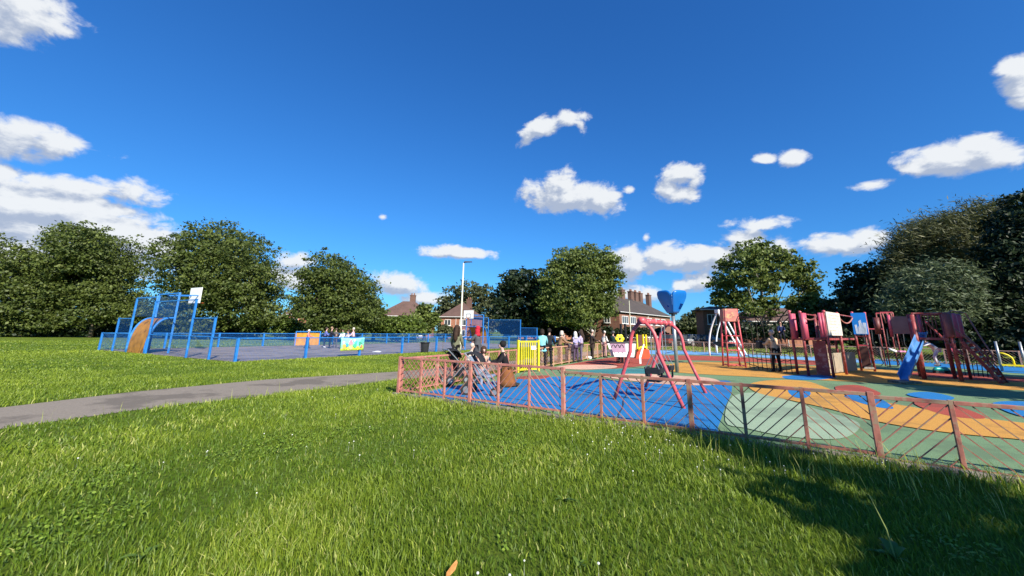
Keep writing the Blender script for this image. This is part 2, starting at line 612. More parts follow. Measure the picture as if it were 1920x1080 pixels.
def smooth_poly(px, n=5, closed=True):
    """Catmull-Rom through the points so that outlines are curved like poured rubber"""
    P = [Vector(p) for p in px]
    k = len(P)
    out = []
    for i in range(k):
        p0, p1, p2, p3 = P[(i - 1) % k], P[i], P[(i + 1) % k], P[(i + 2) % k]
        for j in range(n):
            t = j / n
            out.append(0.5 * ((2 * p1) + (p2 - p0) * t + (2 * p0 - 5 * p1 + 4 * p2 - p3) * t * t + (3 * p1 - p0 - 3 * p2 + p3) * t ** 3))
    return out


mb = MB()
ring = [(900 * math.cos(2 * math.pi * k / 48), 900 * math.sin(2 * math.pi * k / 48), 0) for k in range(48)]
mb.add(ring, [tuple(range(48))])
lawn = tag(mb.build("ground", ground_mat()), kind="structure")

# footpath
far_edge = [(-26, -6), (-14.5, 3.5), G(0, 765), (-9.05, 9.8), G(500, 712), G(745, 697), (-1.6, 18.5), (1.8, 24.5), (5.2, 31), (9.5, 38.5), (14, 45), (24, 58)]
near_edge = [(-22, -9), (-12, .8), G(0, 805), (-7.06, 7.75), G(500, 742), G(745, 712), (-1.9, 14.0), (.6, 18.2), (3.8, 24.2), (7.2, 30.6), (11, 37), (15.5, 43.2), (26, 56)]
path_poly = [Vector((p[0], p[1], 0)) for p in far_edge] + [Vector((p[0], p[1], 0)) for p in near_edge[::-1]]
sheet("footpath", path_poly, .006, asphalt_mat("worn_path_asphalt", (.245, .205, .16), .2, 40))

# ball court
CA, CB = G(440, 679), G(185, 656)
CU = (G(811, 660) - CA).normalized()
CV = (CB - CA).normalized()
CW = (CB - CA).length
CL = (G(990, 646.5) - CA).length
CL = min(max(CL, 24), 34)
cp = lambda u, v, z=0.0: CA + CU * u + CV * v + Vector((0, 0, z))
sheet("court_surface", [cp(0, 0), cp(CL, 0), cp(CL, CW), cp(0, CW)], .010, asphalt_mat("court_tarmac", (.25, .215, .195), .18, 30))

# playground rubber
NF0 = Vector((-2.685, 10.17, 0))           # corner of the two pink fences
NFD = (G(1689, 874) - G(893, 762)).normalized()
NF0 = G(893, 762) - NFD * 2.36
LFD = (G(1144, 667) - NF0).normalized()
FCOR = Vector((13.0, 38.7, 0))             # far corner
FCOR = NF0 + LFD * ((FCOR - NF0).dot(LFD))
FFD = (G(1920, 690) - G(1300, 660)).normalized()
in1 = (NFD + LFD).normalized()
PG = [NF0 + in1 * .12, NF0 + NFD * 24 + LFD * .1, FCOR + FFD * 34, FCOR - LFD * .15]


def rubber(name, c, c2=None):
    return mat(name, c, .92, .30, 110, bump=.35, col2=tuple(k * .74 + .012 for k in c), patch=.10, patch_scale=.55, spec=.2)


RB = {
    "green": rubber("green_rubber", (.155, .245, .125), (.07, .14, .07)),
    "mint": rubber("pale_green_rubber", (.29, .38, .25), (.2, .3, .18)),
    "blue": rubber("blue_rubber", (.018, .168, .41), (.012, .08, .30)),
    "sky": rubber("light_blue_rubber", (.16, .36, .60), (.12, .28, .5)),
    "orange": rubber("orange_rubber", (.55, .275, .06), (.46, .19, .03)),
    "red": rubber("red_rubber", (.36, .075, .05), (.28, .06, .045)),
    "peach": rubber("peach_rubber", (.64, .39, .27), (.5, .28, .2)),
    "teal": rubber("teal_rubber", (.05, .22, .22)),
}
pgs = sheet("playground_surface", PG, .014, RB["green"])
PATCHES = [
    ("sky", "rubber_band", [(1205, 658), (1290, 657), (1400, 661), (1530, 668), (1640, 674), (1640, 681), (1540, 677), (1400, 669), (1290, 665), (1215, 664)]),
    ("blue", "rubber_band", [(1640, 673), (1780, 678), (1915, 688), (2010, 694), (2010, 704), (1900, 700), (1780, 690), (1640, 682)]),
    ("red", "rubber_band", [(1030, 693), (1105, 677), (1180, 668), (1290, 667), (1400, 671), (1560, 679), (1560, 686), (1400, 679), (1262, 676), (1225, 684), (1150, 692), (1080, 692)]),
    ("teal", "rubber_band", [(1060, 701), (1120, 694), (1200, 692), (1240, 696), (1220, 701), (1140, 703)]),
    ("peach", "rubber_band", [(1040, 690), (1080, 685), (1150, 686), (1150, 691), (1090, 694)]),
    ("orange", "rubber_band", [(1235, 688), (1290, 680), (1400, 681), (1545, 688), (1700, 696), (1920, 708), (2050, 716), (2050, 738), (1860, 730), (1700, 722), (1560, 715), (1400, 707), (1290, 701), (1240, 695)]),
    ("red", "rubber_band", [(1690, 701), (1780, 699), (1900, 708), (1990, 716), (1900, 717), (1780, 711)]),
    ("blue", "rubber_patch", [(1470, 706), (1530, 704), (1570, 707), (1540, 713), (1480, 712)]),
    ("blue", "rubber_pool", [(790, 744), (850, 726), (900, 719), (990, 711), (1075, 707), (1160, 716), (1240, 719), (1330, 716), (1368, 716), (1372, 736), (1360, 765), (1347, 803), (1335, 812), (1230, 798), (1076, 776), (893, 757)]),
    ("red", "rubber_band", [(968, 710), (985, 706.5), (1026, 705.5), (1030, 708), (1018, 711.5), (985, 713)]),
    ("peach", "rubber_band", [(1128, 706), (1180, 702), (1260, 705), (1330, 710), (1352, 719), (1330, 724), (1250, 722), (1180, 715)]),
    ("mint", "rubber_patch", [(1374, 745), (1425, 738), (1475, 752), (1540, 772), (1600, 790), (1612, 806), (1575, 826), (1480, 822), (1400, 806), (1360, 792)]),
    ("orange", "rubber_swirl", [(1405, 722), (1450, 714), (1510, 716), (1548, 728), (1580, 741), (1680, 760), (1800, 781), (1920, 796), (2050, 812), (2050, 838), (1900, 826), (1760, 812), (1640, 792), (1560, 770), (1480, 752), (1420, 738)]),
    ("blue", "rubber_patch", [(1478, 734), (1500, 730), (1520, 738), (1512, 748), (1490, 747)]),
    ("red", "rubber_patch", [(1566, 727), (1610, 724), (1650, 738), (1640, 744), (1590, 744)]),
    ("blue", "rubber_patch", [(1584, 744), (1636, 744), (1676, 767), (1650, 767), (1608, 756)]),
    ("red", "rubber_patch", [(1714, 757), (1760, 752), (1800, 765), (1850, 786), (1800, 786), (1748, 774)]),
    ("blue", "rubber_patch", [(1862, 758), (1930, 756), (2000, 776), (1990, 790), (1910, 782)]),
    ("blue", "rubber_patch", [(1700, 742), (1740, 737), (1790, 748), (1760, 754)]),
]
levels = []                                    # overlapping patches lie 2 mm above each other, separate ones share a level
for i, (c, nme, px) in enumerate(PATCHES):
    bb = [min(p[0] for p in px) - 12, max(p[0] for p in px) + 12, min(p[1] for p in px) - 3, max(p[1] for p in px) + 3]
    used = {l for l, b in levels if not (b[1] < bb[0] or bb[1] < b[0] or b[3] < bb[2] or bb[3] < b[2])}
    levels.append((max(used) + 1 if used else 0, bb))
for i, (c, nme, px) in enumerate(PATCHES):
    pts = smooth_poly([G(x, y).to_tuple() for x, y in px], 4)
    # stay inside the fenced ground
    nrm = Vector((-NFD.y, NFD.x, 0))
    if nrm.dot(LFD) < 0: nrm = -nrm
    lnr = Vector((LFD.y, -LFD.x, 0))
    q = []
    for p in pts:
        d = (p - NF0).dot(nrm)
        if d < .1: p = p + nrm * (.1 - d)
        d = (p - NF0).dot(lnr)
        if d < .1: p = p + lnr * (.1 - d)
        q.append(p)
    sheet(nme, q, .018 + .002 * levels[i][0], RB[c], pgs)

# seams where the rubber sheets of the blue pool meet
for (xa, ya), (xb, yb) in (((1082, 741), (1345, 762)), ((905, 741), (1090, 771)), ((1010, 714), (1075, 737)), ((1180, 722), (1160, 786))):
    a_, b_ = G(xa, ya), G(xb, yb)
    mb = MB()
    dd = (b_ - a_).normalized()
    sd_ = Vector((-dd.y, dd.x, 0)) * .012
    k_ = 14
    for i in range(k_):
        p0_, p1_ = a_.lerp(b_, i / k_), a_.lerp(b_, (i + 1) / k_)
        w0, w1 = sd_ * (1 + .5 * math.sin(i * 2.1)), sd_ * (1 + .5 * math.sin((i + 1) * 2.1))
        o0, o1 = sd_ * 1.6 * math.sin(i * 1.3), sd_ * 1.6 * math.sin((i + 1) * 1.3)
        zz = .0345
        mb.add([(p0_ - w0 + o0).to_tuple()[:2] + (zz,), (p1_ - w1 + o1).to_tuple()[:2] + (zz,), (p1_ + w1 + o1).to_tuple()[:2] + (zz,), (p0_ + w0 + o0).to_tuple()[:2] + (zz,)], [(0, 1, 2, 3)])
    mb.build("seam", mat("dark_rubber_seam", (.02, .035, .07), .9, .2, 20), pgs)

# rough concrete kerb under the near fence
mb = MB()
rng = random.Random(5)
for i in range(44):
    a, b_ = NF0 + NFD * (i * .55 - .1), NF0 + NFD * (i * .55 + .53)
    h = .085 + rng.uniform(-.012, .012)
    off = nrm * rng.uniform(-.015, .015) - nrm * .05
    mb.beam(a + off + Vector((0, 0, h / 2 - .02)), b_ + off + Vector((0, 0, h / 2 - .02)), .11, h)
tag(mb.build("kerb", M["concrete"], bevel=.008), kind="structure")

# ------------------------------------------------------------------ trees
def np_mesh(name, verts, faces_n, nv, material, tint=None, smooth=False):
    """verts (k*nv,3): k separate faces of nv corners each"""
    k = len(verts) // nv
    me = bpy.data.meshes.new(name)
    me.vertices.add(len(verts))
    me.vertices.foreach_set("co", np.ascontiguousarray(verts, dtype=np.float32).ravel())
    me.loops.add(len(verts))
    me.loops.foreach_set("vertex_index", np.arange(len(verts), dtype=np.int32))
    me.polygons.add(k)
    me.polygons.foreach_set("loop_start", np.arange(0, len(verts), nv, dtype=np.int32))
    me.update(calc_edges=True)
    if tint is not None:
        a = me.attributes.new("tint", "FLOAT", "FACE")
        a.data.foreach_set("value", np.asarray(tint, dtype=np.float32))
    me.materials.append(material)
    return me


def unit(a):
    return a / (np.linalg.norm(a, axis=1, keepdims=True) + 1e-9)


def crown_mesh(name, lobes, n_leaf, leaf, material, seed, per=26, clump=.9, fill=.45, wind=None, stretch=1.5, thin=1.0):
    r = np.random.default_rng(seed)
    L = np.array(lobes, dtype=float)          # x y z rx rz
    k = max(8, n_leaf // per)
    wgt = L[:, 3] ** 2
    idx = r.choice(len(L), k, p=wgt / wgt.sum())
    d = unit(r.normal(size=(k, 3)))
    rad = 1 - fill * r.random(k) ** 1.3
    rad *= 1 + .16 * r.normal(size=k) * .6
    ctr = L[idx, :3] + d * rad[:, None] * np.stack([L[idx, 3], L[idx, 3], L[idx, 4]], 1)
    csz = clump * r.uniform(.55, 1.25, k)
    shoot = r.random(k) < .13                 # ragged twigs that stick out of the outline
    ctr[shoot] = L[idx[shoot], :3] + (d[shoot] + np.array([0, 0, .12])) * (r.uniform(.98, 1.10, shoot.sum())[:, None]) * np.stack([L[idx[shoot], 3], L[idx[shoot], 3], L[idx[shoot], 4]], 1)
    csz[shoot] *= .55
    ctint = r.normal(0, .16, k)
    out = d.copy()
    n = k * per
    ci = np.repeat(np.arange(k), per)
    off = r.normal(size=(n, 3)) * np.array([1.1, 1.1, .48]) * csz[ci][:, None] * .55
    if wind is not None:
        wv = np.array(wind, dtype=float)
        off += np.outer(r.normal(size=n) * csz[ci] * .8, wv)
    p = ctr[ci] + off
    keep = p[:, 2] > .15
    p, ci = p[keep], ci[keep]
    n = len(p)
    nor = unit(out[ci] * .55 + r.normal(size=(n, 3)) * .75 + np.array([0, 0, .4]))
    if wind is not None:
        ax = unit(np.tile(np.array(wind, dtype=float), (n, 1)) + r.normal(size=(n, 3)) * .35)
    else:
        ax = unit(np.cross(nor, r.normal(size=(n, 3))))
    ax = unit(ax - nor * np.sum(ax * nor, 1, keepdims=True))
    bx = np.cross(nor, ax)
    s = leaf * r.uniform(.6, 1.3, n)[:, None]
    v = np.empty((n, 4, 3))
    v[:, 0] = p - ax * s * stretch * .5
    v[:, 1] = p + bx * s * .5 * thin - nor * s * .08
    v[:, 2] = p + ax * s * stretch * .5
    v[:, 3] = p - bx * s * .5 * thin + nor * s * .08
    tint = np.clip(.45 + ctint[ci] + r.normal(0, .13, n), 0, 1)
    return np_mesh(name, v.reshape(-1, 3), n, 4, material, tint)


def twig_lines(mb, base, lobes, rng, tr, n=7, mid=.45):
    top = max(l[2] for l in lobes)
    for l in rng.sample(lobes, min(n, len(lobes))):
        s = base + Vector((rng.uniform(-.1, .1), rng.uniform(-.1, .1), 0)) + Vector((0, 0, (l[2] - base.z) * rng.uniform(.12, .35)))
        e = Vector(l[:3])
        m1 = s.lerp(e, mid) + Vector((rng.uniform(-.4, .4), rng.uniform(-.4, .4), rng.uniform(0, .5)))
        mb.tube([s, m1, e], [tr * .45, tr * .26, tr * .07], 6)
        for _ in range(3):
            q = m1.lerp(e, rng.uniform(.1, .8))
            z = q + Vector((rng.uniform(-1, 1), rng.uniform(-1, 1), rng.uniform(.1, .9))) * l[3] * .6
            mb.tube([q, q.lerp(z, .5) + Vector((0, 0, .1)), z], [tr * .13, tr * .08, tr * .02], 5)


def tree(name, label, foot, lobes_px, Y, n_leaf, leaf, material, seed, trunk_r=.22, trunk_mat="trunk", cat="tree", group=None, clump=.9, fill=.45, wind=None, stretch=1.5, depth=.8, thin=1.0, flat=1.0, limbs=7, lean=None):
    """lobes_px: (px, py, radius in px) outline lobes of the crown as measured at distance Y; they get depth as a round crown has"""
    rng = random.Random(seed)
    base = at(foot[0], 630, Y)
    base.z = 0
    t = thing(name, base, label, cat, group)
    lobes = []
    xs = [l[0] for l in lobes_px]
    wid = (max(xs) - min(xs)) / 2 + 1
    cxm = (max(xs) + min(xs)) / 2
    for (px, py, rp) in lobes_px:
        c = at(px, py, Y)
        r_ = rp / F * Y * .88
        sp_ = depth * wid / F * Y * math.sqrt(max(.05, 1 - ((px - cxm) / wid) ** 2))
        for k in range(2):
            dy = (rng.uniform(.25, 1) * (1 if k else -1)) * sp_ * .8
            sc_ = (Y + dy) / Y
            c2 = Vector(EYEP) + (c - Vector(EYEP)) * (1 + dy / Y * .12)
            lobes.append((c2.x, c2.y + dy * .88, c2.z, r_, r_ * flat))
    lm = [(a - base.x, b - base.y, c, d, e) for a, b, c, d, e in lobes]
    me = crown_mesh("crown", lm, n_leaf, leaf, material, seed, clump=clump, fill=fill, wind=wind, stretch=stretch, thin=thin)
    o = bpy.data.objects.new("crown", me)
    COL.objects.link(o)
    o.parent = t
    mb = MB()
    zt = sum(l[2] for l in lobes) / len(lobes)
    top = base + Vector(((lean or 0), 0, zt * .9))
    pts = [base, base.lerp(top, .3) + Vector((rng.uniform(-.12, .12), 0, 0)), base.lerp(top, .65) + Vector((rng.uniform(-.2, .2), 0, 0)), top]
    mb.tube([base + Vector((0, 0, -.1))] + pts[1:], [trunk_r * 1.25, trunk_r, trunk_r * .7, trunk_r * .25], 9)
    twig_lines(mb, base, lobes, rng, trunk_r, limbs)
    mb.build("trunk", M[trunk_mat], t, smooth=True)
    return t


LM = {
    "mid": leaf_mat("mid_green_leaves", (.030, .050, .010), (.142, .178, .034), .3, third=(.19, .21, .07)),
    "mid2": leaf_mat("bright_green_leaves", (.045, .074, .014), (.20, .245, .052), .34, third=(.36, .38, .18)),
    "dark": leaf_mat("dark_green_leaves", (.008, .018, .006), (.032, .052, .016), .2, third=(.06, .08, .03)),  # near black; in the undergrowth the crowns' shade is put into this colour
    "grey": leaf_mat("grey_green_leaves", (.045, .060, .020), (.135, .150, .065), .3, third=(.25, .26, .16)),
    "silver": leaf_mat("silver_green_leaves", (.035, .055, .022), (.16, .20, .09), .3, third=(.50, .55, .42)),
    "willow": leaf_mat("olive_willow_leaves", (.032, .040, .012), (.125, .13, .042), .28, third=(.26, .25, .11)),
    "hedge": leaf_mat("yellow_green_hedge_leaves", (.045, .080, .010), (.15, .20, .03), .3, third=(.22, .25, .05)),
}
TR = [
    # name, label, foot px, lobes, Y, leaves, leaf size, material, options
    ("broadleaf_tree", "low green tree at the left edge of the park, left of the taller wind-tousled tree", (40,), [(20, 520, 60), (55, 500, 44), (-20, 500, 60), (30, 570, 62), (70, 560, 50), (-30, 580, 60), (90, 600, 30), (20, 610, 34)], 48, 32000, .21, "mid", {}),
    ("broadleaf_tree", "big spreading green tree with ragged top standing behind the left end of the blue court", (170,), [(160, 455, 36), (195, 470, 44), (130, 490, 48), (205, 500, 34), (170, 520, 56), (110, 540, 50), (219, 550, 30), (170, 575, 46), (110, 578, 38), (214, 575, 32), (258, 588, 24), (140, 440, 20)], 50, 56000, .21, "mid", {}),
    ("broadleaf_tree", "large dense rounded green tree right behind the rusty goal and its backboard", (405,), [(390, 452, 40), (430, 450, 36), (358, 482, 38), (468, 480, 42), (346, 522, 34), (400, 520, 80), (490, 525, 38), (344, 578, 40), (470, 575, 54), (400, 588, 48), (500, 590, 24), (420, 515, 52), (375, 545, 46), (455, 545, 44), (305, 588, 24)], 50, 60000, .21, "mid", {}),
    ("broadleaf_tree", "rounded mid green tree standing alone behind the children's group on the court", (632,), [(620, 505, 32), (650, 520, 32), (590, 525, 30), (600, 560, 44), (655, 565, 46), (680, 545, 28), (575, 575, 26), (690, 590, 28), (625, 590, 46), (600, 610, 26), (660, 612, 26)], 47, 34000, .20, "mid", {}),
    ("broadleaf_tree", "pale olive tree with thin upper twigs behind the street lamp", (885,), [(850, 560, 26), (880, 550, 24), (905, 556, 24), (840, 585, 26), (875, 585, 34), (915, 580, 26), (900, 610, 24), (930, 600, 20), (835, 605, 14)], 90, 13000, .40, "grey", dict(clump=1.1)),
    ("broadleaf_tree", "very dark green tree between the pale olive tree and the tallest bright tree", (985,), [(965, 530, 26), (985, 528, 28), (945, 555, 24), (975, 565, 40), (1010, 545, 36), (950, 590, 26), (990, 595, 36), (1020, 590, 34), (935, 580, 16), (1005, 615, 26)], 66, 17000, .36, "dark", {}),
    ("broadleaf_tree", "tall full green tree with a leaning pale trunk beside the brick terrace", (1112,), [(1095, 488, 30), (1060, 490, 28), (1130, 495, 30), (1040, 520, 30), (1090, 520, 50), (1145, 520, 24), (1130, 550, 30), (1070, 560, 40), (1120, 575, 26), (1030, 560, 26), (1050, 590, 26), (1085, 595, 24), (1138, 582, 14)], 60, 42000, .25, "mid2", dict(lean=-1.0, trunk_mat="trunkpale")),
    ("broadleaf_tree", "airy tree with visible limbs and sky gaps behind the white basket swing", (1437,), [(1410, 468, 22), (1385, 490, 24), (1430, 485, 30), (1460, 488, 24), (1495, 505, 24), (1350, 530, 20), (1375, 525, 26), (1420, 525, 32), (1465, 520, 26), (1510, 530, 18), (1365, 560, 22), (1400, 560, 24), (1345, 560, 14), (1430, 575, 22), (1515, 548, 14), (1395, 585, 18)], 48, 17000, .27, "mid2", dict(clump=.62, fill=.75, trunk_mat="trunkpale", limbs=16)),
    ("broadleaf_tree", "dark bushy tree with feathery top behind the blue board", (1630,), [(1625, 512, 24), (1650, 525, 28), (1600, 540, 26), (1640, 560, 38), (1590, 575, 28), (1670, 570, 30), (1620, 600, 34), (1660, 610, 34), (1580, 610, 24), (1690, 610, 26)], 40, 17000, .25, "dark", dict(clump=.75)),
    ("willow_tree", "huge olive willow bending in the wind above the slide", (1800,), [(1760, 440, 40), (1720, 460, 40), (1800, 425, 44), (1850, 415, 40), (1700, 490, 36), (1760, 490, 56), (1820, 480, 60), (1860, 470, 34), (1700, 520, 30), (1840, 540, 50)], 36, 62000, .16, "willow", dict(wind=(-.75, 0, .42), stretch=3.2, thin=.45, clump=.9, trunk_r=.35)),
    ("silver_willow", "silvery small-leaved willow whose pale leaves blow left above the slide", (1770,), [(1730, 515, 22), (1760, 525, 26), (1710, 545, 28), (1750, 555, 36), (1790, 550, 30), (1690, 575, 28), (1730, 585, 34), (1790, 590, 34), (1820, 565, 28), (1850, 570, 30), (1830, 600, 28)], 31, 36000, .15, "silver", dict(wind=(-.8, 0, .25), stretch=2.6, thin=.5, clump=.7)),
    ("conifer_tree", "near black conifer at the right edge taller than everything beside it", (1905,), [(1915, 380, 26), (1905, 410, 34), (1930, 430, 44), (1895, 450, 32), (1910, 490, 50), (1940, 500, 60), (1890, 530, 40), (1930, 560, 60), (1900, 600, 46), (1960, 600, 60), (1875, 570, 26)], 29, 48000, .16, "dark", dict(clump=.6, stretch=2.0)),
    ("broadleaf_tree", "dark low tree filling the gap under the willow behind the rope ladder", (1860,), [(1860, 610, 30), (1890, 620, 30), (1830, 615, 26), (1920, 610, 36), (1800, 625, 20)], 30, 12000, .22, "dark", dict(clump=.6)),
    ("broadleaf_tree", "pale green round tree at the far right of the terrace, right of the blue flower", (1310,), [(1300, 600, 14), (1318, 590, 14), (1286, 606, 12), (1306, 612, 14), (1328, 606, 12)], 95, 4200, .45, "grey", dict(clump=1.0)),
    ("broadleaf_tree", "small light green tree with pointed shoot beside the hip roofed house and hedge", (795,), [(798, 578, 9), (790, 596, 16), (806, 600, 14), (780, 608, 14), (798, 614, 14)], 58, 4500, .3, "mid2", dict(clump=.7)),
    ("broadleaf_tree", "small green tree overlapping the right flank of the rounded court tree", (700,), [(700, 570, 11), (706, 590, 14), (694, 606, 16), (712, 606, 12)], 52, 4000, .28, "mid", dict(clump=.7)),
    ("bush", "bright yellow-green hedge mass in front of the hip roofed house", (745,), [(735, 608, 17), (760, 606, 16), (715, 614, 14), (780, 612, 15), (745, 620, 18), (770, 622, 14), (722, 624, 12)], 50, 8000, .22, "hedge", dict(cat="bush", clump=.6)),
    ("bush", "reddish-leaved low bush between the two big left trees and the round tree", (540,), [(530, 606, 14), (548, 612, 14), (520, 620, 12), (560, 620, 12), (540, 626, 12)], 52, 4500, .24, "hedge", dict(cat="bush", clump=.6)),
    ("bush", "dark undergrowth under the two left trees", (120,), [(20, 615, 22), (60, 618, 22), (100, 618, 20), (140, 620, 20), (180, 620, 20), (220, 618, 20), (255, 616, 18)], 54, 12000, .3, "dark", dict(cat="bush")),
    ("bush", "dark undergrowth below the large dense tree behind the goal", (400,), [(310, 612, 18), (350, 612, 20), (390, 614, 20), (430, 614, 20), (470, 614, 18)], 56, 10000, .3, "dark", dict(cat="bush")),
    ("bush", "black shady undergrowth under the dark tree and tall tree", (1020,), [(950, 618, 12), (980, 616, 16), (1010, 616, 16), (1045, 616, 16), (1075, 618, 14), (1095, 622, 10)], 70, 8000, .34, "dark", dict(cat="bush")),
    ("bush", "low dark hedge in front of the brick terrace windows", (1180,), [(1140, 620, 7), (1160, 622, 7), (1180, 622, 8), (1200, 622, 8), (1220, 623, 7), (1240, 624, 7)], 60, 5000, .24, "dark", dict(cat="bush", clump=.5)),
    ("bush", "dark hedge behind the far fence, below the airy tree", (1420,), [(1360, 622, 12), (1390, 620, 14), (1420, 622, 13), (1450, 620, 14), (1480, 622, 14), (1510, 616, 16), (1540, 616, 18)], 46, 9000, .24, "dark", dict(cat="bush", clump=.6)),
    ("bush", "bright green shrub right of the airy tree above the far hedge", (1510,), [(1490, 570, 14), (1515, 566, 16), (1540, 574, 14), (1505, 590, 16), (1530, 592, 16)], 46, 5500, .26, "mid2", dict(cat="bush", clump=.6)),
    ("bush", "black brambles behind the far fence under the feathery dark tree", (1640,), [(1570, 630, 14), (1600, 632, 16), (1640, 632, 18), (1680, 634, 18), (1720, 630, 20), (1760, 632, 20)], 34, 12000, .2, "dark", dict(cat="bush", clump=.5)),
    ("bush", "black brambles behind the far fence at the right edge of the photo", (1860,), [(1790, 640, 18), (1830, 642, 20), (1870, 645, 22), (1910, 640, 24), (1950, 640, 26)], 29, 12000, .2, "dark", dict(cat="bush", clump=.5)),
    ("bush", "far pale tree line between the terrace and the flat roofed block", (1290,), [(1235, 620, 9), (1255, 616, 10), (1275, 612, 11), (1296, 614, 11), (1316, 612, 12), (1338, 610, 13), (1360, 610, 13), (1240, 630, 8), (1270, 630, 8), (1300, 630, 8), (1330, 630, 8)], 100, 9000, .5, "grey", dict(cat="trees", clump=1.0)),
    ("bush", "thin grey shrub seen through the mesh beside the far goal", (838,), [(832, 618, 8), (843, 622, 8), (828, 628, 7)], 60, 2500, .22, "grey", dict(cat="bush", clump=.5)),
]
for i, (nm, lab, foot, lob, Y, nl, lf, mt, op) in enumerate(TR):
    tree(nm, lab, foot, lob, Y, nl, lf, LM[mt], 100 + i, **op)

# trees beside and behind the photographer: they cast the long shadows across the lawn and the climbing frames
def side_tree(x, y, z0, z1, r_, lab, seed, mt="dark", n=11000):
    base = Vector((x, y, 0))
    t = thing("broadleaf_tree", base, lab, "tree", "trees beside the lawn outside the photo")
    rng = random.Random(seed)
    lobes = []
    k = 9
    for i in range(k):
        f = i / (k - 1)
        rr = r_ * (1 - .62 * f) * rng.uniform(.75, 1.0)
        lobes.append((rng.uniform(-.5, .5) * r_ * (1 - f), rng.uniform(-.5, .5) * r_ * (1 - f), z0 + (z1 - z0) * f, rr * .8, rr * .8))
    me = crown_mesh("crown", lobes, n, .26, LM[mt], seed, clump=.6)
    o = bpy.data.objects.new("crown", me)
    COL.objects.link(o)
    o.parent = t
    mb = MB()
    mb.tube([base, base + Vector((.1, 0, z1 * .5)), base + Vector((0, 0, z1 * .95))], [.2, .14, .04], 8)
    mb.build("trunk", M["trunk"], t, smooth=True)


side_tree(10.6, -7.2, 3.0, 10.0, 1.7, "slim dark tree outside the photo, behind the photographer on the right", 301, n=3100)
side_tree(13.6, -5.6, 1.2, 6.6, 2.2, "broad dark tree outside the photo, right of the slim one", 302, n=3600)
side_tree(17.6, 6.4, 1.6, 7.6, 1.9, "dark tree outside the photo beside the right end of the near fence", 304)
side_tree(21.2, 7.4, 1.2, 8.2, 2.2, "dark tree outside the photo beside the slide tower", 305)
side_tree(25.4, 8.6, 1.6, 9.2, 2.4, "dark tree outside the photo at the right end of the playground", 306)
side_tree(6.9, -2.9, .8, 5.2, 1.5, "bushy dark tree outside the photo, nearest the photographer's right hand", 309, n=3200)
side_tree(38.0, 14.0, 1.5, 13.0, 3.4, "tall dark tree outside the photo near the far right hedge", 307, n=14000)
side_tree(44.0, 11.0, 1.5, 14.0, 3.4, "tall dark tree outside the photo furthest to the right", 308, n=14000)

# ------------------------------------------------------------------ houses
def window(parent, o, dx, nrm_, w_, h_, panes=2):
    """o: lower left corner on the wall; frame proud of the wall, panes set in it"""
    mb = MB()
    up = Vector((0, 0, 1))
    t_ = .09
    def bar(a, b):
        mb.beam(o + dx * a[0] + up * a[1] + nrm_ * .04, o + dx * b[0] + up * b[1] + nrm_ * .04, t_, .08, up=nrm_)
    bar((t_ / 2, 0), (t_ / 2, h_)); bar((w_ - t_ / 2, 0), (w_ - t_ / 2, h_))
    bar((t_, t_ / 2), (w_ - t_, t_ / 2)); bar((t_, h_ - t_ / 2), (w_ - t_, h_ - t_ / 2))
    for k in range(1, panes):
        x = w_ * k / panes
        bar((x, t_), (x, h_ - t_))
    f = mb.build("window", M["frame"], parent)
    g = MB()
    a = o + nrm_ * .02
    g.prism([a, a + dx * w_, a + dx * w_ + up * h_, a + up * h_], nrm_ * .012)
    g.build("pane", M["glass"], f)
    s = MB()
    s.beam(o - dx * .08 - up * .04 + nrm_ * .07, o + dx * (w_ + .08) - up * .04 + nrm_ * .07, .16, .07)
    s.build("sill", M["frame"], f)


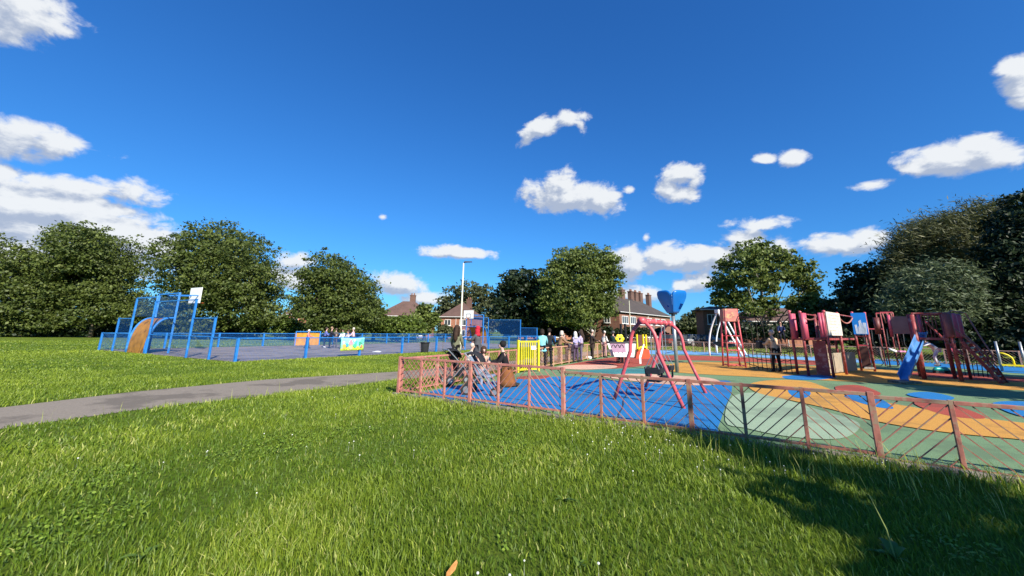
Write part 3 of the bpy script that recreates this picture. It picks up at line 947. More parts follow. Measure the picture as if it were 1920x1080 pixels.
def house(label, corner, dx, wid, dep, eave, ridge, wall="brick", roof="roof", wins=(), sidewins=(), chims=(), hip=True, over=.35, name="house", band=None, cat="house", group=None):
    """corner: near corner on the ground; dx: direction of the front; the depth runs to the left of dx"""
    dx = Vector(dx).normalized()
    dy = Vector((-dx.y, dx.x, 0))
    up = Vector((0, 0, 1))
    c = Vector((corner[0], corner[1], 0))
    t = thing(name, c, label, cat, group)
    P = lambda a, b, z: c + dx * a + dy * b + up * z
    mb = MB()
    mb.hexa([P(0, 0, -.2), P(wid, 0, -.2), P(wid, dep, -.2), P(0, dep, -.2)], [P(0, 0, eave), P(wid, 0, eave), P(wid, dep, eave), P(0, dep, eave)])
    if not hip:
        mb.add([P(0, 0, eave), P(0, dep, eave), P(0, dep / 2, ridge - .05)], [(0, 2, 1)])
        mb.add([P(wid, 0, eave), P(wid, dep, eave), P(wid, dep / 2, ridge - .05)], [(0, 1, 2)])
    mb.build("wall", M[wall], t)
    ins = min(dep / 2, wid / 2 - .1) if hip else -over
    e = [P(-over, -over, eave + .01), P(wid + over, -over, eave + .01), P(wid + over, dep + over, eave + .01), P(-over, dep + over, eave + .01)]
    r1, r2 = P(ins, dep / 2, ridge), P(wid - ins, dep / 2, ridge)
    rb = MB()
    dn = up * -.16
    rb.add(e + [r1, r2] + [p + dn for p in e], [(0, 1, 5, 4), (1, 2, 5), (2, 3, 4, 5), (3, 0, 4), (0, 6, 7, 1), (1, 7, 8, 2), (2, 8, 9, 3), (3, 9, 6, 0), (6, 9, 8, 7)])
    rf = rb.build("roof", M[roof], t)
    for (a, b, w_, h_) in chims:
        cbk = MB()
        base = P(a, dep / 2 + b, ridge - .9)
        rz = math.atan2(dx.y, dx.x)
        cbk.box(base + up * (h_ / 2 + .3), (w_, .75, h_ + 1.2), rz)
        cbk.box(base + up * (h_ + .95), (w_ + .14, .89, .14), rz)
        ch = cbk.build("chimney", M["chimneybrick"], rf)
        for k in range(2):
            pb = MB()
            pb.lathe([(.13, 0), (.15, .04), (.11, .36), (.13, .38), (.12, .42)], base + up * (h_ + 1.02) + dx * (k - .5) * w_ * .45, 8)
            pb.build("chimney_pot", M["brass"], ch)
    for (a, z, w_, h_, pn) in wins:
        window(t, P(a, 0, z), dx, -dy, w_, h_, pn)
    for (b, z, w_, h_, pn) in sidewins:
        window(t, P(0, b + w_, z), -dy, -dx, w_, h_, pn)
    if band:
        bb = MB()
        z0, z1 = band
        bb.prism([P(.02, -.03, z0), P(wid - .02, -.03, z0), P(wid - .02, -.03, z1), P(.02, -.03, z1)], -dy * .02)
        bb.build("render_band", M["render"], t)
    # gutter and downpipe
    gb = MB()
    gb.tube([P(-over, -over - .05, eave - .08), P(wid + over, -over - .05, eave - .08)], .06, 6)
    gb.tube([P(wid * .5, -over - .05, eave - .1), P(wid * .5, -.06, eave - .4), P(wid * .5, -.06, .1)], .045, 6)
    gb.build("gutter", M["frame"], t)
    return t


# brick terrace, running away to the right of the tall tree
c3 = at(1163, 630, 62)
d3 = Vector((ray(1600, 630)[0], ray(1600, 630)[1], 0)).normalized()
TL = 20.0
for k in range(120):                            # the terrace ends where the photo shows its far corner
    q = np.array(c3) + np.array(d3) * (10 + k * .25) - EYEP
    if PX + F * (q @ RT) / (q @ FWD) > 1258:
        TL = 10 + k * .25
        break
def CHX(px):
    """how far along the ridge a chimney seen at column px stands"""
    back_ = Vector((-d3.y, d3.x, 0)) * 4.5
    for k in range(400):
        q = np.array(c3 + d3 * (k * .1) + back_) + np.array([0, 0, 7.0]) - EYEP
        if PX + F * (q @ RT) / (q @ FWD) > px:
            return k * .1
    return 30


wins = []
for u in range(int(TL / 7)):
    for k in range(2):
        wins += [(u * 7 + .8 + k * 3.1, 3.0, 2.3, 1.25, 3), (u * 7 + .8 + k * 3.1, .8, 2.1, 1.25, 3)]
house("long red brick terrace with five chimneys running away behind the tall tree", c3, d3, TL, 9, 4.9, 8.0, "brickdark", "roofgrey", wins, [(1.6, 3.1, 1.1, 1.2, 2), (5.5, 3.1, 1.1, 1.2, 2)], [(CHX(px), 0, 1.25, 1.5) for px in (1166, 1183, 1191.5, 1200, 1216)], name="terrace", cat="terrace")
h1 = at(704, 630, 76)
house("brick house with long brown hip roof and single chimney behind the yellow-green hedge", h1, (1, .1, 0), 10.4, 8, 4.2, 7.3, "brick", "roof", [(.8, 2.4, 1.5, 1.2, 2), (4.2, 2.4, 1.8, 1.2, 3), (7.6, 2.4, 1.5, 1.2, 2), (1, .4, 1.6, 1.2, 2), (7.2, .4, 1.6, 1.2, 2)], (), [(5.9, .4, 1.1, 1.2)])
h2 = at(826, 630, 80)
house("orange brick house with brown hip roof behind the far basketball board", h2, (1, -.25, 0), 6.4, 7, 4.3, 7.4, "brick", "roof", [(.7, 2.5, 1.4, 1.2, 2), (4.0, 2.5, 1.4, 1.2, 2), (1, .5, 1.5, 1.2, 2), (3.9, .4, 1.4, 1.3, 2)], (), [(4.4, .6, 1.0, .6)])
h0 = at(528, 630, 72)
house("brick house mostly hidden between the large dense tree and the round court tree", h0, (1, .1, 0), 11, 8, 4.0, 8.0, "brick", "roof", [(1, 2.2, 1.5, 1.2, 2), (4, 2.2, 1.5, 1.2, 2), (7.6, 2.2, 1.5, 1.2, 2)])
h6 = at(972, 630, 84)
house("orange brick house glimpsed below the dark tree behind the court's far end", h6, (1, .0, 0), 12.5, 8, 4.5, 7.0, "brick", "roof", [(1.0, 2.2, 1.6, 1.3, 2), (4.5, 2.2, 1.6, 1.3, 2), (8.6, 2.2, 1.6, 1.3, 2), (8.0, .4, 1.8, 1.3, 2)])
h4 = at(1322, 630, 55)
house("flat roofed brown brick block behind the white basket swing", h4, (1, -.12, 0), 4.6, 3, 5.0, 5.5, "brickdark", "roofgrey", [(.5, 2.9, 1.2, 1.4, 2), (2.6, 2.9, 1.3, 1.4, 2), (2.6, .6, 1.3, 1.4, 2)], (), (), over=.5)
h5 = at(1388, 630, 56)
house("low brick and cream houses seen under the airy tree", h5, (1, -.12, 0), 12.5, 8, 3.5, 5.6, "brick", "roof", [(.8, 1.5, 1.6, 1.4, 2), (4.0, 1.5, 1.6, 1.4, 2), (6.6, 1.5, 1.6, 1.4, 2), (9.6, 1.5, 1.6, 1.4, 2)], (), (), band=(2.95, 3.4))

# ------------------------------------------------------------------ ball court fences
Z = Vector((0, 0, 1))


def mesh_panel(parent, a, b, z0, z1, z1b=None):
    mb = MB()
    L = (b - a).length
    zb = z1 if z1b is None else z1b
    mb.add([a + Z * z0, b + Z * z0, b + Z * zb, a + Z * z1], [(0, 1, 2, 3)], [[(0, z0), (L, z0), (L, zb), (0, z1)]])
    return mb.build("mesh_panel", M["mesh"], parent)


def court_fence(label, pts, hs, double=True, group="blue mesh fences round the ball court"):
    """posts at pts with heights hs; a mesh panel and a top rail per bay"""
    t = thing("court_fence", pts[0], label, "fence", group)
    for p, h in zip(pts, hs):
        mb = MB()
        if double:
            mb.box(p + Z * (h / 2), (.10, .13, h), math.atan2(CU.y, CU.x))
        else:
            mb.box(p + Z * (h / 2), (.09, .09, h), math.atan2(CU.y, CU.x))
        mb.box(p + Z * (h + .012), (.12, .14, .02), math.atan2(CU.y, CU.x))
        mb.build("post", M["courtblue"], t)
    for a, b, ha, hb in zip(pts[:-1], pts[1:], hs[:-1], hs[1:]):
        d = (b - a).normalized() * .055
        h = min(ha, hb)
        mesh_panel(t, a + d, b - d, .06, h - .03)
        mb = MB()
        mb.beam(a + d + Z * (h - .02), b - d + Z * (h - .02), .045, .045)
        mb.build("top_rail", M["courtblue"], t)
        if h > 1.4:
            m2 = MB()
            m2.beam(a + d + Z * 1.08, b - d + Z * 1.08, .04, .04)
            m2.build("mid_rail", M["courtblue"], t)
    return t


nb = 10
FH = 1.08
court_fence("low blue mesh fence along the near side of the court, carrying the painted banner", [cp(CL * k / nb, 0) for k in range(nb + 1)], [FH] * (nb + 1))
court_fence("low blue mesh fence along the far side of the court below the trees", [cp(CL * k / nb, CW) for k in range(nb + 1)], [FH] * (nb + 1))
sc_ = CW / 18.2
tv = [0, 2.65 * sc_, 5.2 * sc_, 7.7 * sc_, 10.65 * sc_, 13.4 * sc_, 15.8 * sc_, CW]


def goal_end(u0, sgn, lab_f, lab_g, lab_b):
    """end wall at u0, the inside of the court is towards sgn"""
    q = lambda v, z=0.0, d=0.0: cp(u0 + sgn * d, v, z)
    court_fence(lab_f + ", right part", [q(tv[0]), q(tv[1]), q(tv[2]), q(tv[4] - .12)], [FH, 2.0, 2.95, 2.95], False)
    court_fence(lab_f + ", left part", [q(CW), q(tv[6]), q(tv[5] + .12)], [FH, 2.0, 3.15], False)
    # goal box: curved rusty back between two hoops, tall frame above
    v0, v1 = tv[4], tv[5]
    t = thing("goal", q((v0 + v1) / 2), lab_g, "goal", "goals at the two ends of the court")
    prof = []
    for k in range(15):
        ang = k / 14 * math.pi / 2
        prof.append((.97 * (1 - math.cos(ang) ** .8), 2.03 * math.sin(ang) ** .8))
    prof = [(0.0, 0.0)] + [(d, z) for d, z in prof if z > .05]
    DP = 1.02
    mb = MB()
    for (d0, z0), (d1, z1) in zip(prof[:-1], prof[1:]):
        mb.hexa([q(v0 + .06, z0, d0), q(v1 - .06, z0, d0), q(v1 - .06, z0 - .03, d0 + .03), q(v0 + .06, z0 - .03, d0 + .03)],
                [q(v0 + .06, z1, d1), q(v1 - .06, z1, d1), q(v1 - .06, z1 - .03, d1 + .03), q(v0 + .06, z1 - .03, d1 + .03)])
    mb.build("back_panel", M["orangepanel"], t)
    for v in (v0, v1):
        mb = MB()
        mb.tube([q(v, z, d - .02) for d, z in prof] + [q(v, 2.035, DP)], .065, 8)
        mb.build("hoop", M["courtblue"], t, smooth=True)
    for v in (v0 - .1, v1 + .1):
        mb = MB()
        mb.beam(q(v, 0, DP), q(v, 3.55, DP), .1, .1)
        mb.build("post", M["courtblue"], t)
    mb = MB()
    mb.beam(q(v0 - .1, 3.51, DP), q(v1 + .1, 3.51, DP), .08, .08)
    mb.build("crossbar", M["courtblue"], t)
    mb = MB()
    mb.beam(q(v0 - .05, 2.05, DP), q(v1 + .05, 2.05, DP), .06, .06)
    mb.build("goal_bar", M["courtblue"], t)
    mb = MB()
    mb.beam(q(v0 - .12, 3.2, .02), q(v1 + .12, 3.2, .02), .07, .07)
    mb.beam(q(v0 - .12, 2.92, .02), q(v0 - .12, 3.2, .02), .07, .07)
    mb.build("rear_bar", M["courtblue"], t)
    mesh_panel(t, q(v0 + .1, 0, 0), q(v1 - .1, 0, 0), 2.1, 3.17)
    mesh_panel(t, q(v0, 0, DP), q(v1, 0, DP), 2.12, 3.36)
    # backboard on arms
    vm = (v0 + v1) / 2
    t2 = thing("basketball_backboard", q(vm, 0, DP), lab_b, "backboard", "basketball backboards over the goals")
    D = 2.3
    mb = MB()
    A = [q(vm - .72, 3.02, D), q(vm + .72, 3.02, D), q(vm + .72, 4.02, D), q(vm - .72, 4.02, D)]
    mb.prism(A, CU * sgn * .04)
    mb.build("board", M["white"], t2, bevel=.006)
    mb = MB()
    e = CU * sgn * .045
    for a, b in (((-.3, 3.12), (.3, 3.12)), ((-.3, 3.58), (.3, 3.58)), ((-.3, 3.12), (-.3, 3.58)), ((.3, 3.12), (.3, 3.58))):
        mb.beam(q(vm + a[0], a[1], D) + e, q(vm + b[0], b[1], D) + e, .05, .01, up=CU)
    mb.build("target_square", M["char"], t2)
    mb = MB()
    ring = [q(vm + .23 * math.cos(a), 3.06, D + .3 + .23 * math.sin(a)) for a in [2 * math.pi * k / 16 for k in range(17)]]
    mb.tube(ring, .018, 6, cap=False)
    mb.beam(q(vm, 3.06, D + .04), q(vm, 3.06, D + .08), .12, .08)
    mb.build("hoop", M["orange"] if "orange" in M else M["orangepanel"], t2)
    mb = MB()
    for v in (-.45, .45):
        mb.beam(q(vm + v, 3.42, DP + .05), q(vm + v, 3.5, D - .01), .06, .06)
    mb.build("arm", M["courtblue"], t2)


M["orange"] = mat("orange_hoop_paint", (.65, .18, .03), .5, .1, 5)
goal_end(0, 1, "stepped blue mesh end fence beside the near goal", "near goal with curved rusty orange back panel and tall blue frame", "white backboard leaning over the near goal, seen from behind")
goal_end(CL, -1, "stepped blue mesh end fence beside the far goal", "far goal under tall blue mesh, seen behind the street lamp", "white backboard with square target behind the street lamp")

# side goal in the far long fence: orange back
sg = thing("side_goal", cp(CL * .47, CW), "small orange backed side goal in the far court fence behind the lone child", "goal")
rx = ray(553, 640)
o2 = CA + CV * (CW - .3)
uu = (rx[0] * (o2.y) - rx[1] * (o2.x)) / (rx[1] * CU.x - rx[0] * CU.y)
mb = MB()
mb.prism([cp(uu, CW - .25, .02), cp(uu + 2.3, CW - .25, .02), cp(uu + 2.3, CW - .25, 1.1), cp(uu, CW - .25, 1.1)], CV * .05)
mb.build("back_panel", mat("orange_board", (.55, .25, .03), .6, .2, 3), sg)
for k in (0, 2.3):
    mb = MB()
    mb.beam(cp(uu + k, CW - .34, 0), cp(uu + k, CW - .34, 1.2), .08, .08)
    mb.build("post", M["courtblue"], sg)
mb = MB()
mb.beam(cp(uu - .05, CW - .34, 1.24), cp(uu + 2.35, CW - .34, 1.24), .08, .08)
mb.build("crossbar", M["courtblue"], sg)
sg.location = cp(uu, CW - .3)
for ch in sg.children:
    ch.data.transform(Matrix.Translation(cp(CL * .47, CW) - cp(uu, CW - .3)))

# ------------------------------------------------------------------ pink playground fences
def bar_lines(w_, h_, step, rising):
    segs = []
    c = -h_ + step * .5
    while c < w_:
        # line v = x - c for 0<x<w
        x0, x1 = max(0, c), min(w_, c + h_)
        if x1 - x0 > .03:
            segs.append(((x0, x0 - c), (x1, x1 - c)))
        c += step
    if not rising:
        segs = [((w_ - a[0], a[1]), (w_ - b[0], b[1])) for a, b in segs]
    return segs


def pink_fence(label, p0, d, n, bay, base, top, phase=0, first=True, m=None, group="faded pink diagonal bar fences round the playground"):
    t = thing("playground_fence", p0, label, "fence", group)
    mt = m or M["pink"]
    rz = math.atan2(d.y, d.x)
    for i in range(n + 1):
        p = p0 + d * (bay * i)
        tk = .068 if (i + phase) % 3 == 0 else .045
        mb = MB()
        mb.box(p + Z * ((top + .0) / 2), (tk, tk, top + .02), rz)
        if i or first:
            mb.build("post", mt, t, bevel=.004)
        if i == n:
            break
        tk2 = .068 if (i + 1 + phase) % 3 == 0 else .045
        a, b = p + d * (tk / 2), p + d * (bay - tk2 / 2)
        mb = MB()
        mb.beam(a + Z * (top - .02), b + Z * (top - .02), .05, .045)
        mb.build("top_rail", mt, t, bevel=.004)
        mb = MB()
        mb.beam(a + Z * base, b + Z * base, .04, .03)
        mb.build("bottom_rail", mt, t)
        mb = MB()
        L = (b - a).length
        h = top - .045 - base - .015
        for (x0, v0), (x1, v1) in bar_lines(L, h, .150, (i + phase) % 2 == 0):
            mb.beam(a + d * x0 + Z * (base + .015 + v0), a + d * x1 + Z * (base + .015 + v1), .012, .012)
        mb.build("bars", mt, t)
    return t


BAY = .885 * EYE / 1.9
M["pinklit"] = mat("sunlit_faded_salmon_paint", (.44, .165, .13), .55, .2, 9, col2=(.42, .27, .17), patch=.07, patch_scale=6)  # fence paint for the sunny run; the sunlight is mixed into its colour
# the near fence steps down to the right in three runs
b3 = 3 * BAY
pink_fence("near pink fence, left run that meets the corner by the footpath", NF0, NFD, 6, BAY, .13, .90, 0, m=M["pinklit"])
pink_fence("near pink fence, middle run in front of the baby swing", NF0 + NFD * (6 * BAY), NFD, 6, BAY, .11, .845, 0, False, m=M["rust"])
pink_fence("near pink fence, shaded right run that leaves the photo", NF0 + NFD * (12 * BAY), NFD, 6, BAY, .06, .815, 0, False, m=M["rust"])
GA = NF0 + LFD * ((G(966, 699) - NF0).dot(LFD))
GB = NF0 + LFD * ((G(1001, 694) - NF0).dot(LFD))
n1 = 9
pink_fence("pink side fence running from the near corner to the yellow gate", NF0 + LFD * .09, LFD, n1, ((GA - NF0).length - .22) / n1, .10, .88, 1, m=M["pinklit"])
L2 = (FCOR - GB).length - .2
n2 = 24
pink_fence("pink side fence running from the yellow gate to the far corner, people leaning on it", GB + LFD * .12, LFD, n2, L2 / n2, .10, .88, 0, m=M["tansalmon"])
n3 = 32
pink_fence("far pink fence along the light blue rubber strip behind the swings", FCOR + FFD * .15, FFD, n3, 30 / n3, .10, .90, 0, m=M["tansalmon"])

# yellow gate standing open towards the playground
gt = thing("gate", GA, "bright yellow barred metal gate in the pink side fence", "gate")
gd = (GB - GA)
gl = gd.length
gd = gd.normalized()
gw = max(gl - .05, .95)
gdir = (LFD * .86 + Vector((LFD.y, -LFD.x, 0)) * .45).normalized()
GH = HZ(984, 696.5, 637)
gw = 1.0
for x in (0, gw):
    mb = MB()
    mb.beam(GA + gdir * x + Z * .02, GA + gdir * x + Z * GH, .09, .07)
    mb.build("post", M["yellow"], gt, bevel=.005)
for z in (.12, GH - .06):
    mb = MB()
    mb.beam(GA + gdir * .05 + Z * z, GA + gdir * (gw - .05) + Z * z, .055, .05)
    mb.build("rail", M["yellow"], gt)
for k in range(1, 10):
    x = .05 + (gw - .1) * k / 10
    mb = MB()
    mb.beam(GA + gdir * x + Z * .145, GA + gdir * x + Z * (GH - .085), .024 if k not in (1,) else .06, .024)
    mb.build("bar", M["yellow"], gt)
mb = MB()
mb.prism([GA + gdir * .62 + Z * .86 , GA + gdir * .86 + Z * .86, GA + gdir * .86 + Z * 1.0, GA + gdir * .62 + Z * 1.0], Vector((gdir.y, -gdir.x, 0)) * .03)
mb.build("notice_plate", M["white"], gt)

# ------------------------------------------------------------------ baby swing
def chain(mb, a, b, r=.014):
    mb.tube([a, b], r, 6)


s_nl, s_nr, s_fl, s_fr = G(1150, 751), G(1284, 768), G(1209, 728), G(1325, 739)
s_c = (s_nl + s_nr + s_fl + s_fr) / 4
sw = thing("baby_swing", s_c, "pink arched swing frame with two black cradle seats behind the near fence", "swing")
nt_, ft_ = (s_nl + s_nr) / 2, (s_fl + s_fr) / 2
SH = 1.84
for foot, apex in ((s_nl, nt_), (s_nr, nt_), (s_fl, ft_), (s_fr, ft_)):
    ap = apex + Z * SH
    dv = foot - apex
    pts = [foot - Z * .03 , foot.lerp(ap, .3) , foot.lerp(ap, .62) + dv * .03]
    for k in range(1, 7):
        f = k / 6
        q = foot.lerp(ap, .62 + .38 * f) + dv * (.03 + .10 * math.sin(math.pi * f)) + Z * (.07 * math.sin(math.pi * f))
        pts.append(q)
    mb = MB()
    mb.tube(pts, .042, 12)
    mb.build("leg", M["pinkbright"], sw, smooth=True)
mb = MB()
bd = (ft_ - nt_).normalized()
mb.tube([nt_ + Z * SH - bd * .06, ft_ + Z * SH + bd * .06], .055, 12)
for p in (nt_, ft_):
    mb.tube([p + Z * SH - bd * .12, p + Z * SH + bd * .12], .085, 12)
for k in (.2, .4, .6, .8):
    p = nt_.lerp(ft_, k) + Z * SH
    mb.tube([p - bd * .05, p + bd * .05], .075, 12)
mb.build("top_beam", M["pinkbright"], sw, smooth=True)
sidev = Vector((bd.y, -bd.x, 0))
for k in (.3, .7):
    c = nt_.lerp(ft_, k)
    cz = .56
    mb = MB()
    # cradle: tray, back, front bar, sides with leg holes
    P = lambda a, b, z: c + bd * a + sidev * b + Z * z
    mb.hexa([P(-.15, -.13, cz - .14), P(.15, -.13, cz - .14), P(.15, .13, cz - .14), P(-.15, .13, cz - .14)], [P(-.17, -.15, cz - .09), P(.17, -.15, cz - .09), P(.17, .15, cz - .09), P(-.17, .15, cz - .09)])
    mb.hexa([P(-.17, -.18, cz - .09), P(.17, -.18, cz - .09), P(.17, -.15, cz - .09), P(-.17, -.15, cz - .09)], [P(-.19, -.20, cz + .2), P(.19, -.20, cz + .2), P(.19, -.17, cz + .2), P(-.19, -.17, cz + .2)])
    mb.hexa([P(-.18, .15, cz + .07), P(.18, .15, cz + .07), P(.18, .18, cz + .07), P(-.18, .18, cz + .07)], [P(-.19, .16, cz + .18), P(.19, .16, cz + .18), P(.19, .19, cz + .18), P(-.19, .19, cz + .18)])
    for a in (-.19, .17):
        mb.hexa([P(a, -.17, cz + .05), P(a + .02, -.17, cz + .05), P(a + .02, .17, cz + .05), P(a, .17, cz + .05)], [P(a, -.17, cz + .17), P(a + .02, -.17, cz + .17), P(a + .02, .17, cz + .17), P(a, .17, cz + .17)])
    mb.beam(P(0, .165, cz - .1), P(0, .165, cz + .07), .05, .025)
    st = mb.build("swing_seat", M["black"], sw, bevel=.008)
    mb = MB()
    for a in (-.18, .18):
        hook = P(a * .9, 0, SH - .06)
        join = P(a, 0, cz + .5)
        chain(mb, hook, join, .01)
        chain(mb, join, P(a, .16, cz + .16), .009)
        chain(mb, join, P(a, -.17, cz + .17), .009)
    mb.build("chain", M["grey"], st)

# ------------------------------------------------------------------ blue flower on a pole
fb = G(1270, 699)
ft = thing("flower_spinner", fb, "big blue plastic flower cup on a tall grey pole behind the baby swing", "play flower")
zt0, zt1 = HZ(1270, 699, 587), HZ(1270, 699, 546)
mb = MB()
mb.tube([fb, fb + Z * (zt0 + .05)], .075, 14)
mb.build("pole", M["grey"], ft, smooth=True)
mb = MB()
mb.lathe([(.0, -.06), (.16, -.06), (.17, .0), (.10, .03), (.08, .06)], fb + Z * zt0, 16)
mb.build("hub", M["char"], ft)
hgt = zt1 - zt0
NP = 4
for k in range(NP):
    a0 = math.radians(-67 + 90 * k)
    mb = MB()
    nu, nv_ = 14, 12
    fl_ = lambda u: .80 / math.cos(u * math.radians(43.5))
    for side in (0, 1):
        for j in range(nv_ + 1):
            v = j / nv_
            for i in range(nu + 1):
                u = i / nu * 2 - 1
                edge = 1 - .16 * abs(u) ** 5
                z = hgt * v * edge
                r_ = .22 + .45 * (v * edge) ** 1.0 + .03 * math.sin(math.pi * v) - .05 * max(0, (v - .82) / .18) ** 2
                r_ *= (.15 + .85 * fl_(u)) * (1 - .06 * abs(u) ** 8)
                r_ -= .035 * side
                ang = a0 + u * math.radians(44.6)
                mb.v.append((fb.x + r_ * math.cos(ang), fb.y + r_ * math.sin(ang), fb.z + zt0 + z))
    wn = nu + 1
    h_ = (nv_ + 1) * wn
    for s_ in (0, 1):
        for j in range(nv_):
            for i in range(nu):
                # a low oval opening in each petal
                if 2 <= j <= 4 and ((k % 2 == 0 and 9 <= i <= 12) or (k % 2 and 8 <= i <= 9 and j == 3)):
                    continue
                f = (s_ * h_ + j * wn + i, s_ * h_ + j * wn + i + 1, s_ * h_ + (j + 1) * wn + i + 1, s_ * h_ + (j + 1) * wn + i)
                mb.f.append(f if s_ == 0 else f[::-1])
    for i in range(nu):
        mb.f.append((nv_ * wn + i, nv_ * wn + i + 1, h_ + nv_ * wn + i + 1, h_ + nv_ * wn + i))
        mb.f.append((i + 1, i, h_ + i, h_ + i + 1))
    for j in range(nv_):
        for i in (0, nu):
            mb.f.append((j * wn + i, (j + 1) * wn + i, h_ + (j + 1) * wn + i, h_ + j * wn + i))
    mb.build("petal", M["blueplastic"], ft, smooth=True)

# ------------------------------------------------------------------ white arched basket swing
b_nl, b_nr, b_fl, b_fr = G(1331, 668), G(1395, 672), G(1345, 663.5), G(1400, 666)
n_ap, f_ap = b_nl.lerp(b_nr, .38), b_fl.lerp(b_fr, .38)
bh = HZ(1354, 669, 584)
bs = thing("basket_swing", (n_ap + f_ap) / 2, "white arched swing frame with a black net basket seat", "swing")
for foot, apex, bow in ((b_nl, n_ap, .28), (b_nr, n_ap, -.02), (b_fl, f_ap, .28), (b_fr, f_ap, -.02)):
    ap = apex + Z * bh
    out = (foot - apex).normalized()
    pts = [foot.lerp(ap, k / 8) + out * bow * math.sin(math.pi * k / 8) for k in range(9)]
    mb = MB()
    mb.tube(pts, .06, 10)
    mb.build("leg", M["white"], bs, smooth=True)
mb = MB()
bdir = (f_ap - n_ap).normalized()
mb.tube([n_ap + Z * bh - bdir * .1, f_ap + Z * bh + bdir * .1], .07, 10)
mb.box(n_ap + Z * (bh - .02), (.3, .3, .26), .4)
mb.build("top_beam", M["white"], bs)
bc = (n_ap + f_ap) / 2
bz = HZ(1362, 668, 651)
mb = MB()
for i in range(9):
    v = i / 8
    rr = .72 * v ** .6
    zz = bz + .24 * v * v
    pts = [bc + Vector((rr * math.cos(a), rr * math.sin(a), zz + .10 * math.cos(a + 2.6) * v)) for a in [2 * math.pi * k / 24 for k in range(25)]]
    if i:
        mb.tube(pts, .05 if i == 8 else .028, 6, cap=False)
for k in range(24):
    a = 2 * math.pi * k / 24
    mb.tube([bc + Vector((.72 * (v ** .6) * math.cos(a), .72 * (v ** .6) * math.sin(a), bz + .24 * v * v + .10 * math.cos(a + 2.6) * v)) for v in (.05, .2, .4, .6, .8, 1)], .028, 5)
st = mb.build("basket_seat", M["black"], bs)
for k in range(4):
    a = math.pi / 4 + k * math.pi / 2
    mb = MB()
    mb.tube([bc + Vector((.7 * math.cos(a), .7 * math.sin(a), bz + .24 + .1 * math.cos(a + 2.6))), bc + bdir * (.35 if math.sin(a) > 0 else -.35) + Z * (bh - .05)], .022, 6)
    mb.build("rope", M["rope"], st)

# ------------------------------------------------------------------ climbing frame: rope tower, rope bridge, panel towers
cf_o = G(1564, 709)
cf = thing("climbing_frame", cf_o, "long pink and maroon climbing frame with rope bridge, cream board and blue board", "climbing frame")


def pole(a, b, r_=.05, m="maroon", nm="post", par=None):
    mb = MB()
    mb.tube([a, b], r_, 10)
    return mb.build(nm, M[m], par or cf, smooth=True)


# rope tower at its left end
tl, tr_ = G(1366, 689), G(1399, 690)
dirx = (tr_ - tl).normalized()
diry = Vector((-dirx.y, dirx.x, 0))
wT = (tr_ - tl).length
HT = HZ(1383, 688, 580)
tb = [tl, tr_, tr_ + diry * wT, tl + diry * wT]
cT = sum(tb, Vector()) / 4
for p in tb:
    pole(p, p.lerp(cT, .30) + Z * HT, .04, "pinkbright")
for z in (.10, .45, .8, 1.15, 1.5):
    f = .30 * z / HT
    mb = MB()
    for a, b in ((0, 1), (1, 2), (2, 3), (3, 0)):
        if z > .2 and a not in (0, 2):
            continue
        mb.tube([tb[a].lerp(cT, f) + Z * z, tb[b].lerp(cT, f) + Z * z], .022, 6)
    mb.build("rung", M["pinkbright"], cf)
f0_, f1_ = .30 * (HT - .62) / HT, .30
for a, b in ((0, 1), (1, 2), (2, 3), (3, 0)):
    mb = MB()
    P4 = [tb[a].lerp(cT, f0_) + Z * (HT - .62), tb[b].lerp(cT, f0_) + Z * (HT - .62), tb[b].lerp(cT, f1_) + Z * HT, tb[a].lerp(cT, f1_) + Z * HT]
    nrm4 = (P4[1] - P4[0]).cross(P4[3] - P4[0]).normalized()
    mb.prism([p + nrm4 * .03 for p in P4], nrm4 * .03)
    mb.build("top_panel", mat("orange_pink_panel", (.50, .17, .13), .5, .25, 5, col2=(.55, .35, .16), patch=.06), cf)
# main towers
pa, pb, pc = G(1496, 703), G(1517, 706), G(1521, 698)
pp, pq, pr_, ps = G(1564, 709), G(1588, 703.5), G(1616, 696), G(1641, 697.5)
TH = HZ(1564, 709, 585)
# frame directions
fx = (pq - pp).normalized()
fy = Vector((-fx.y, fx.x, 0))
posts = {"a": pa, "b": pb, "p": pp, "q": pq, "r": pr_, "s": ps}
for k, p in posts.items():
    hh = {"a": HZ(1496, 703, 585), "b": HZ(1517, 706, 586), "p": TH, "q": TH, "r": HZ(1616, 696, 587), "s": HZ(1641, 697.5, 588)}[k]
    pole(p, p + Z * hh, .05)
    mb = MB()
    mb.lathe([(.055, 0), (.06, .02), (.05, .05), (.02, .07)], p + Z * hh, 10)
    mb.build("post_cap", M["pinkbright"], cf)
back = pb - pp
for p in (pq, pr_):
    pole(p + back, p + back + Z * TH, .05)
DZ = HZ(1575, 706, 634)
# decks
def deck(p4, z, nm="deck"):
    mb = MB()
    mb.prism([p + Z * (z - .08) for p in p4], Z * .08)
    mb.build(nm, M["maroon"], cf)
deck([pp + fx * .06 + fy * .06, pq + fy * .06, pq + back, pp + back + fx * .06], DZ)
deck([pq + fx * .06 + fy * .08, pr_ + fy * .06 - fx * .06, pr_ + back - fx * .06, pq + back + fx * .06], DZ)
deck([pa + fx * .05, pb + fx * .03, pq + back - fx * .05, pa + (pq - pp) * .9], DZ - .02)


def panel(a, b, z0, z1, m, nm="panel", off=None, th=.03, par=None):
    d = (b - a).normalized()
    n_ = Vector((d.y, -d.x, 0))
    mb = MB()
    o_ = n_ * (.05 if off is None else off)
    mb.prism([a + o_ + Z * z0, b + o_ + Z * z0, b + o_ + Z * z1, a + o_ + Z * z1], n_ * th)
    return mb.build(nm, M[m] if isinstance(m, str) else m, par or cf, bevel=.006)


Zc0, Zc1 = HZ(1564, 709, 629), TH + .02
p1 = panel(pp - fx * .04, pq + fx * .04, Zc0, Zc1, "cream", "cream_panel")
